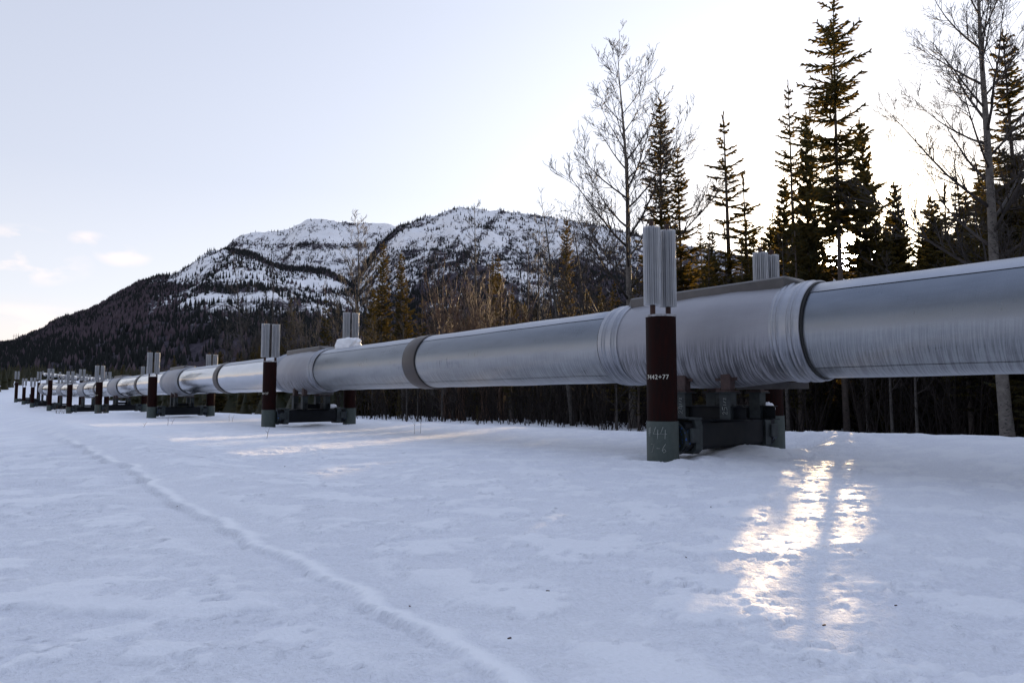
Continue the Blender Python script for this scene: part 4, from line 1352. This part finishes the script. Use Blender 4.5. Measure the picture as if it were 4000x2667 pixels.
# bare trees one can single out
for (key, px, yt, n, ws, rz, lab) in [
    ('big', 2470, 190, 10.5, 1.0, 0.4, 'big leafless aspen with a wide crown left of the nearest radiators'),
    ('giant', 3925, -330, 7.6, 1.0, 0.2, 'very tall leafless aspen with a pale trunk at the right'),
    ('pole', 1851, 790, 13, 1.05, 1.0, 'straight slim leafless tree with an upright spire of twigs before the right summit'),
    ('fan', 1385, 855, 21, 1.1, 2.0, 'leafless tree with a fan of upright branches behind the snow block'),
    ('lean', 980, 1000, 24, 1.0, .4, 'leaning leafless tree left of the front radiators of the second support'),
    ('pole', 1058, 1020, 25, 1.0, 3.0, 'slender leafless tree above the front radiators of the second support'),
    ('fan', 1120, 1150, 26, .9, 1.5, 'thin twiggy tree between the two pairs of second support radiators'),
    ('shade', 882, 1255, 24, 1.1, 2.5, 'grey spreading leafless tree left of the second support'),
    ('pole', 2108, 860, 15, 1.0, 4.0, 'leafless tree with reddish buds left of the spruce by the big aspen'),
    ('lean', 2238, 750, 10, 1.0, .1, 'crooked leafless tree leaning left beside the big aspen'),
    ('pole', 2065, 900, 16, .9, 5.0, 'thin leafless tree at the right foot of the mountain'),
    ('lean', 2330, 830, 12, 1.1, 1.0, 'leafless sapling under the left limbs of the big aspen'),
    ('slim', 1572, 1180, 10, 1.1, 1.0, 'pale thin leafless trunk crossing behind the pipe at the brown band'),
    ('slim', 1240, 1180, 24, 1.1, 1.5, 'thin leafless tree by the rear radiators of the second support'),
    ('fan', 1690, 1000, 18, .8, 2.5, 'twiggy leafless tree left of the straight slim one'),
]:
    at_px('bare_tree', BARE[key], px, yt, n, ws, lab, 'leafless tree', G_A, rz)
for (key, px, yt, n, ws, lab) in [
    ('willow', 1740, 1060, 13, 1.0, 'reddish willow thicket left of the straight slim tree'),
    ('willow', 1890, 1070, 12, .9, 'reddish willow in front of the golden spruces'),
    ('willow', 1960, 1120, 12, 1.0, 'sunlit willow stems right of the golden spruces'),
    ('willow', 1800, 1120, 11.5, .9, 'willow stems at the foot of the straight slim tree'),
    ('grey', 2190, 1180, 12, 1.0, 'grey leafless thicket before the right foot of the mountain'),
    ('grey', 2240, 1120, 11, 1.0, 'grey brush behind the left end of the ridge cap'),
    ('grey', 2300, 1190, 12, 1.0, 'tangle of twigs round the base of the big aspen'),
    ('willow_low', 1330, 1290, 17, 1.0, 'low brush behind the pipe by the rear radiators'),
    ('grey', 1180, 1200, 20, 1.0, 'brush behind the second support'),
    ('grey', 1000, 1240, 22, 1.1, 'brush left of the second support radiators'),
]:
    at_px('willow_bush', BUSH[key], px, yt, n, ws, lab, 'bush', 'bushes behind the pipeline')

# where low sunlight slips through to the snow: narrow lanes kept free of trees, as offsets from the sun line through the camera
LANES = [(-.38, .20), (-2.35, .06), (-9.6, .34), (-13.6, .34), (-7.4, .14), (-11.5, .16), (-6.2, .10), (-16.0, .15)]
sx, sy = math.sin(SUN_AZ), math.cos(SUN_AZ)
def lane_clear(x, y, w, hh):
    off = x * sy - y * sx
    if hh < lane_height(x, y): return True
    return all(abs(off - a) > b_ + w for a, b_ in LANES)
def lane_height(x, y):
    return (x * sx + y * sy - 10.5) * .166 - .3
# the woods: scattered trees, denser away from the edge
keys_s = ['wide', 'thin', 'mid', 'airy', 'slim', 'full', 'dense', 'dense', 'full', 'mid']
top_tab = [(-400, 1400), (0, 1400), (400, 1390), (800, 1340), (1200, 1300), (1600, 1240), (2000, 1180), (2300, 1120), (2500, 930), (2700, 820), (2900, 860), (3100, 800), (3250, 760), (3400, 780), (3700, 760), (4000, 600), (4600, 500)]
LATE = []
cnt = 0; bcnt = 0
zones = [(2300, 4000, 96, 9.0, 30, 'dark spruce in the right woods behind the pipeline'),
         (4000, 5600, 26, 8.0, 26, 'spruce at the right edge of the woods'),
         (1300, 2300, 46, 11, 34, 'small dark spruce in the middle woods behind the pipeline'),
         (420, 1300, 56, 10, 50, 'small dark spruce in the left woods behind the pipeline')]
for (pa, pb, num, n0, n1, lab) in zones:
    tries = 0; got = 0
    while got < num and tries < 5000:
        tries += 1
        px = rnd.uniform(pa, pb); n = n0 + (n1 - n0) * rnd.random() ** 1.3
        Y = Yof(px, n)
        if Y < 6 or Y > 170: continue
        x = (px - 2000) / F * Y
        key = rnd.choice(keys_s)
        yt = np.interp(px, [a for a, b in top_tab], [b for a, b in top_tab]) + abs(rnd.gauss(0, 110)) + (0 if pa >= 2300 else 20)
        ztop = at(px, min(yt, 1450), Y).z
        hgt = ztop - gz(x, Y)
        hgt = min(max(hgt, 2.5), 15)
        wr = SPR[key][2] / SPR[key][1] * hgt * .55
        if not lane_clear(x, Y, wr * .8, hgt): continue
        if any((x - a) ** 2 + (Y - b_) ** 2 < (.9 + .02 * Y) ** 2 for a, b_ in PLACED): continue
        PLACED.append((x, Y))
        LATE.append((plant('spruce_tree', SPR[key], x, Y, hgt, rnd.uniform(.85, 1.25), rnd.uniform(0, 6.28), lab, 'spruce', lab), px, n - n0, hgt, 'spruce'))
        got += 1; cnt += 1
# bare trunks and saplings under the spruces, seen below the pipe
for (pa, pb, num, n0, n1, lab) in [(1400, 2550, 34, 8.3, 16, 'thin leafless sapling in the shade below the pipe'), (2550, 4100, 26, 8.0, 15, 'thin leafless sapling in the right understorey'), (500, 1400, 26, 14, 34, 'thin leafless tree in the left brush')]:
    got = 0; tries = 0
    while got < num and tries < 3000:
        tries += 1
        px = rnd.uniform(pa, pb); n = rnd.uniform(n0, n1); Y = Yof(px, n); x = (px - 2000) / F * Y
        if not lane_clear(x, Y, .12, 5): continue
        hgt = rnd.uniform(3.5, 6.5) * (1.25 if pa < 1000 else 1)
        LATE.append((plant('bare_tree', BARE[rnd.choice(['slim', 'pole', 'fan', 'lean', 'shade'])], x, Y, hgt, rnd.uniform(.8, 1.2), rnd.uniform(0, 6.28), lab, 'leafless tree', lab), px, n - n0, hgt, 'leafless sapling'))
        got += 1
# fell the scattered trees that would close the lanes of low sunlight seen on the snow
def fell():
    bpy.context.view_layer.update()
    dg = bpy.context.evaluated_depsgraph_get()
    late = {o.name for (o, *_r) in LATE}; gone = set(); kept = {}
    def up(ob):
        while ob.parent: ob = ob.parent
        return ob.name
    for (o0, o1, y0, y1, ny_) in [(-.50, -.22, 3.4, 8.4, 8), (-9.9, -9.3, 10, 16.5, 7), (-13.8, -13.3, 14, 20, 6), (-2.40, -2.30, 5.6, 6.6, 3), (-7.5, -7.3, 9.5, 13, 4), (-11.6, -11.4, 13, 18, 5), (-6.25, -6.15, 8, 11, 4)]:
        for i in range(4):
            off = o0 + (o1 - o0) * i / 3
            for j in range(ny_):
                y = y0 + (y1 - y0) * j / (ny_ - 1); x = (off + y * sx) / sy
                o = Vector((x, y, gz(x, y) + .06))
                for _ in range(60):
                    ok, loc, n_, i_, ob, m_ = S.ray_cast(dg, o, SUN_DIR, distance=200)
                    if not ok: break
                    r = up(ob)
                    if r in late: gone.add(r)
                    elif 'snow' not in r: kept[r] = kept.get(r, 0) + 1
                    o = loc + SUN_DIR * .05
    for nm in gone:
        r = bpy.data.objects[nm]
        for ch in list(r.children): bpy.data.objects.remove(ch)
        bpy.data.objects.remove(r)
    print('felled', len(gone))
    return gone
names_late = {id(t_): t_[0].name for t_ in LATE}
gone = fell()
LATE = [t_ for t_ in LATE if names_late[id(t_)] not in gone]
PLACES = [(0, 'left of the third support'), (590, 'left of the second support'), (1050, 'behind the second support'), (1400, 'left of the brown joint band'),
          (1640, 'right of the brown joint band'), (1860, 'right of the straight slim tree'), (2180, 'by the big cover'), (2460, 'behind the nearest post'),
          (2680, 'behind the nearest crossbeam'), (2880, 'behind the rear radiators'), (3080, 'just left of the sun'), (3310, 'just right of the sun'), (3560, 'left of the tall pale aspen trunk'), (3880, 'at the right edge'), (4100, 'beyond the right edge')]
ORD = ['first', 'second', 'third', 'fourth', 'fifth', 'sixth', 'seventh', 'eighth', 'ninth', 'tenth', 'eleventh', 'twelfth']
bins = {}
for (o, px, dn, hgt, kind) in LATE:
    place_ = [b_ for a, b_ in PLACES if px >= a][-1]
    size = 'low' if hgt < 4.5 else ('middling' if hgt < 7.5 else 'tall')
    dep_ = 'in front' if dn < 5 else ('far back' if dn > 14 else 'midway')
    bins.setdefault((size, kind, dep_, place_), []).append((px, o))
for (size, kind, dep_, place_), L_ in bins.items():
    L_.sort(key=lambda q: q[0])
    for i, (px, o) in enumerate(L_):
        base = size + ' ' + kind + ' ' + dep_ + ' ' + place_
        o['label'] = base if len(L_) == 1 else base + ', ' + ORD[min(i, 11)] + ' from left'
print('woods', cnt, len(PLACED))

# far spruce forest: behind the individuals, up to the foot of the mountain, and beyond the end of the line
Pp = []
def addp(n, pa, pb, na, nb, hs):
    px = RNG.uniform(pa, pb, n); nn = na + (nb - na) * RNG.rand(n) ** .8
    u = (px - 2000) / F; Y = (nn + MID0.x * C.x + MID0.y * C.y) / (u * C.x + C.y)
    x = u * Y
    off = x * sy - Y * sx
    ok = (Y > 14) & (Y < 700)
    near = (Y < 160); inl = np.zeros(n, bool)
    for a, b_ in LANES:
        inl |= (np.abs(off - a) < b_ + .7) & near
    hs = np.where(inl, np.minimum(hs, ((x * sx + Y * sy - 10.5) * .166 - .3) / 1.15), hs)
    Pp.append(np.stack([x, Y, hs + 0 * x], -1)[ok])
addp(800, 2400, 5600, 13, 30, 5.0)
addp(1300, 2300, 5600, 24, 60, 9.0)
addp(500, 1300, 2500, 15, 36, 3.6)
addp(1500, 430, 1450, 10, 60, 4.6)
addp(1900, 1000, 3000, 36, 120, 8.0)
addp(2600, 200, 2400, 80, 330, 8.5)
P = np.concatenate(Pp)
# beyond the end: a dark wall at the far left
n = 2600
px = RNG.uniform(-500, 1250, n); Y = RNG.uniform(150, 560, n) + np.interp(px, [-500, 0, 130, 200, 1250], [-25, 0, 60, 200, 230]); x = (px - 2000) / F * Y
P = np.concatenate([P, np.stack([x, Y, 9 + 0 * x], -1)])
gzv = ground(P[:, 0], P[:, 1], False)
H = P[:, 2] * RNG.uniform(.55, 1.15, len(P))
# keep the view to the slopes as open as in the photograph
pxs = P[:, 0] / P[:, 1] * F + 2000
lim = np.interp(pxs, [a for a, b in top_tab], [b for a, b in top_tab]) + 15 + 40 * np.abs(RNG.randn(len(P)))
vv_ = (1333.5 - lim) / F
zt = EYE + P[:, 1] * (math.sin(PITCH) + vv_ * math.cos(PITCH)) / (math.cos(PITCH) - vv_ * math.sin(PITCH))
H = np.clip(np.minimum(H, zt - gzv), 2.0, None)
PB = np.stack([P[:, 0], P[:, 1], gzv - .2], -1)
v, f = cones(PB, H, H * RNG.uniform(.13, .22, len(P)), 6, 2)
# shaggy sprays so that the outlines are not smooth cones
nS = 34
t = RNG.rand(len(P), nS) ** 1.2; an = RNG.rand(len(P), nS) * 6.28
rr = H[:, None] * .20 * (1 - t) + .12
c0 = np.stack([PB[:, 0:1] + rr * .35 * np.cos(an), PB[:, 1:2] + rr * .35 * np.sin(an), PB[:, 2:3] + H[:, None] * (.06 + .93 * t)], -1)
c1 = c0 + np.stack([rr * 1.0 * np.cos(an), rr * 1.0 * np.sin(an), -.18 * rr], -1)
w = np.stack([-np.sin(an), np.cos(an), 0.25 * RNG.randn(*an.shape)], -1) * (.035 * H[:, None, None] * .6)
tri = np.stack([c0 - w, c0 + w, c1], 2).reshape(-1, 3)
fi = np.arange(len(tri)).reshape(-1, 3) + len(v)
v = np.concatenate([v, tri]); f = np.concatenate([f, fi])
o = link_mesh('forest', np_mesh('forest', v, f, M['needles']))
tag(o, 'dark spruce forest behind the pipeline reaching to the foot of the mountain', kind='stuff')
print('forest', len(P))

# brush along the forest edge as one mass (thin stems and twigs)
def brush_mass(name, n, pa, pb, na, nb, h0, h1, mat, label):
    px = RNG.uniform(pa, pb, n); nn = RNG.uniform(na, nb, n); u = (px - 2000) / F
    Y = (nn + MID0.x * C.x + MID0.y * C.y) / (u * C.x + C.y); x = u * Y
    off = x * sy - Y * sx
    ok = (Y > 10) & (Y < 400)
    for a, b_ in LANES: ok &= ~((np.abs(off - a) < b_ + .25) & ((x * sx + Y * sy - 12) * .166 < h1 * .8))
    x, Y = x[ok], Y[ok]; n = len(x)
    z = ground(x, Y, False) - .1
    h = RNG.uniform(h0, h1, n); r_ = .006 + .0004 * Y
    vs = []; 
    p = np.stack([x, Y, z], -1)
    d = np.stack([RNG.randn(n) * .22, RNG.randn(n) * .22, np.ones(n)], -1)
    V_ = []; F_ = []
    def stick(p0, p1, w):
        m = len(p0); an = RNG.rand(m) * 6.28
        b0 = sum(len(q) for q in V_)
        vv = []
        for k in range(3):
            a = an + k * 2.094
            o_ = np.stack([np.cos(a) * w, np.sin(a) * w, 0 * a], -1); vv += [p0 + o_, p1 + o_ * .4]
        V_.append(np.stack(vv, 1).reshape(-1, 3)); i0 = b0 + np.arange(m) * 6
        for k in range(3):
            k2 = (k + 1) % 3
            F_.append(np.stack([i0 + 2 * k, i0 + 2 * k2, i0 + 2 * k2 + 1, i0 + 2 * k + 1], -1))
    top = p + d * h[:, None]; stick(p, top, r_ * 1.3)
    for k in range(7):
        t = RNG.uniform(.25, .95, n)[:, None]; q = p + d * h[:, None] * t
        e = np.stack([RNG.randn(n), RNG.randn(n), .9 + .5 * RNG.rand(n)], -1) * (h[:, None] * .16)
        stick(q, q + e, r_ * .8)
    o = link_mesh(name, np_mesh(name, np.concatenate(V_), np.concatenate(F_), M[mat]))
    tag(o, label, kind='stuff')
brush_mass('undergrowth', 3600, 1300, 4200, 8.2, 24, .8, 2.6, 'dark_twigs', 'tangled twiggy undergrowth on the forest floor')
brush_mass('brush', 1300, 700, 2350, 14, 50, .8, 3.0, 'willow', 'reddish brush and saplings along the forest edge')
brush_mass('far_brush', 5000, 0, 1400, 60, 260, 3, 8, 'far_brush', 'greyish leafless woods below the mountain')

# dry stalks sticking out of the snow
for (px, py, h, dx, lab) in [(1042, 1722, .26, .05, 'dry grass stalk poking from the snow before the second support'), (895, 1640, .35, .0, 'dry stalk in the snow right of the fourth support'),
                        (907, 1640, .28, .07, 'bent dry stalk beside a straighter one in the snow'), (655, 1660, .4, .03, 'dry stem in the snow between the third and second supports'),
                        (670, 1655, .25, .1, 'leaning dry stem in the snow between the third and second supports'), (560, 1668, .2, .1, 'tiny bent stalk in the open snow left'),
                        (1618, 1700, .45, .02, 'thin dry stalk on the bank, left one of two'), (1642, 1700, .55, .03, 'thin dry stalk on the bank, right one of two')]:
    q = on_plane(px, py, -.1); q.z = gz(q.x, q.y)
    mb = MB(); mb.path([q, q + Vector((dx * .4, 0, h * .5)), q + Vector((dx, .02, h))], [.006, .005, .003], 4)
    mb.path([q + Vector((dx * .4, 0, h * .5)), q + Vector((dx * .4 - .06, 0, h * .75))], [.004, .003], 4)
    o = mb.build('dry_stalk', M['willow']); tag(o, lab, 'dry stalk', 'dry stalks in the snow')
for i, (pa, pb, num) in enumerate([(330, 380, 12), (175, 230, 16)]):
    mb = MB()
    for j in range(num):
        q = on_plane(rnd.uniform(pa, pb) + 40, 1617 if i else 1622, -.5); q = Vector((q.x, q.y, gz(q.x, q.y)))
        a = rnd.uniform(-.2, .2); mb.path([q, q + Vector((a, .05, rnd.uniform(.3, .7)))], [.010, .005], 3)
    o = mb.build('grass', M['willow']); tag(o, 'dry grass tips in the snow by the dark posts', kind='stuff')
# bits of bark and litter on the snow
for i, (px, py) in enumerate([(1112, 1832), (692, 1983), (2140, 2323), (1600, 2383), (2777, 1992), (3220, 2458), (3920, 2100), (2680, 2190), (1990, 2510), (3500, 2380)]):
    q = on_snow(px, py); q.z = gz(q.x, q.y) + .012
    mb = MB(); s = .006 + .004 * rnd.random(); mb.box((0, 0, 0), (s * 2.2, s, s * .7), rz=rnd.uniform(0, 3), bev=s * .2)
    o = mb.build('bark_chip', M['stem'], None, q); tag(o, 'tiny dark bark chip on the snow ' + ['before the second support post', 'beside the track edge', 'in the middle foreground', 'lower middle, by the long track edge', 'just left of the sunlit streak', 'right of the foot of the sunlit streak', 'near the right border', 'below the nearest post', 'near the bottom edge', 'lower right, past the streak'][i], 'bark chip', 'bark chips on the snow')
# three masts on the low shoulder at the far left
for i, (px, yt) in enumerate([(52, 1305), (61, 1303), (70, 1301)]):
    yb = 1335; Y = 900
    a = at(px, yb + 12, Y); b_ = at(px, yt, Y)
    mb = MB(); mb.tube((0, 0, 0), (0, 0, b_.z - a.z), .30, .18, 6)
    for zz in (.5, .8): mb.tube((-1.5, 0, (b_.z - a.z) * zz), (1.5, 0, (b_.z - a.z) * zz), .2, n=4)
    o = mb.build('antenna_mast', M['ridge_metal'], None, a)
    tag(o, ['left', 'middle', 'right'][i] + 'most of three thin masts on the low shoulder at the far left' if i != 1 else 'middle one of three thin masts on the low shoulder at the far left', 'mast', 'masts on the shoulder')

# woods behind the camera across the track: they darken the band that the pipe mirrors
n = 700
x = RNG.uniform(-150, 130, n); y = -RNG.uniform(26, 60, n)
v, f = cones(np.stack([x, y, 0 * x - .5], -1), RNG.uniform(9, 16, n), RNG.uniform(1.6, 2.8, n), 6, 2)
o = link_mesh('forest', np_mesh('forest_mesh', v, f, M['far_needles']))
tag(o, 'spruce woods across the track, mirrored in the pipe', kind='stuff')
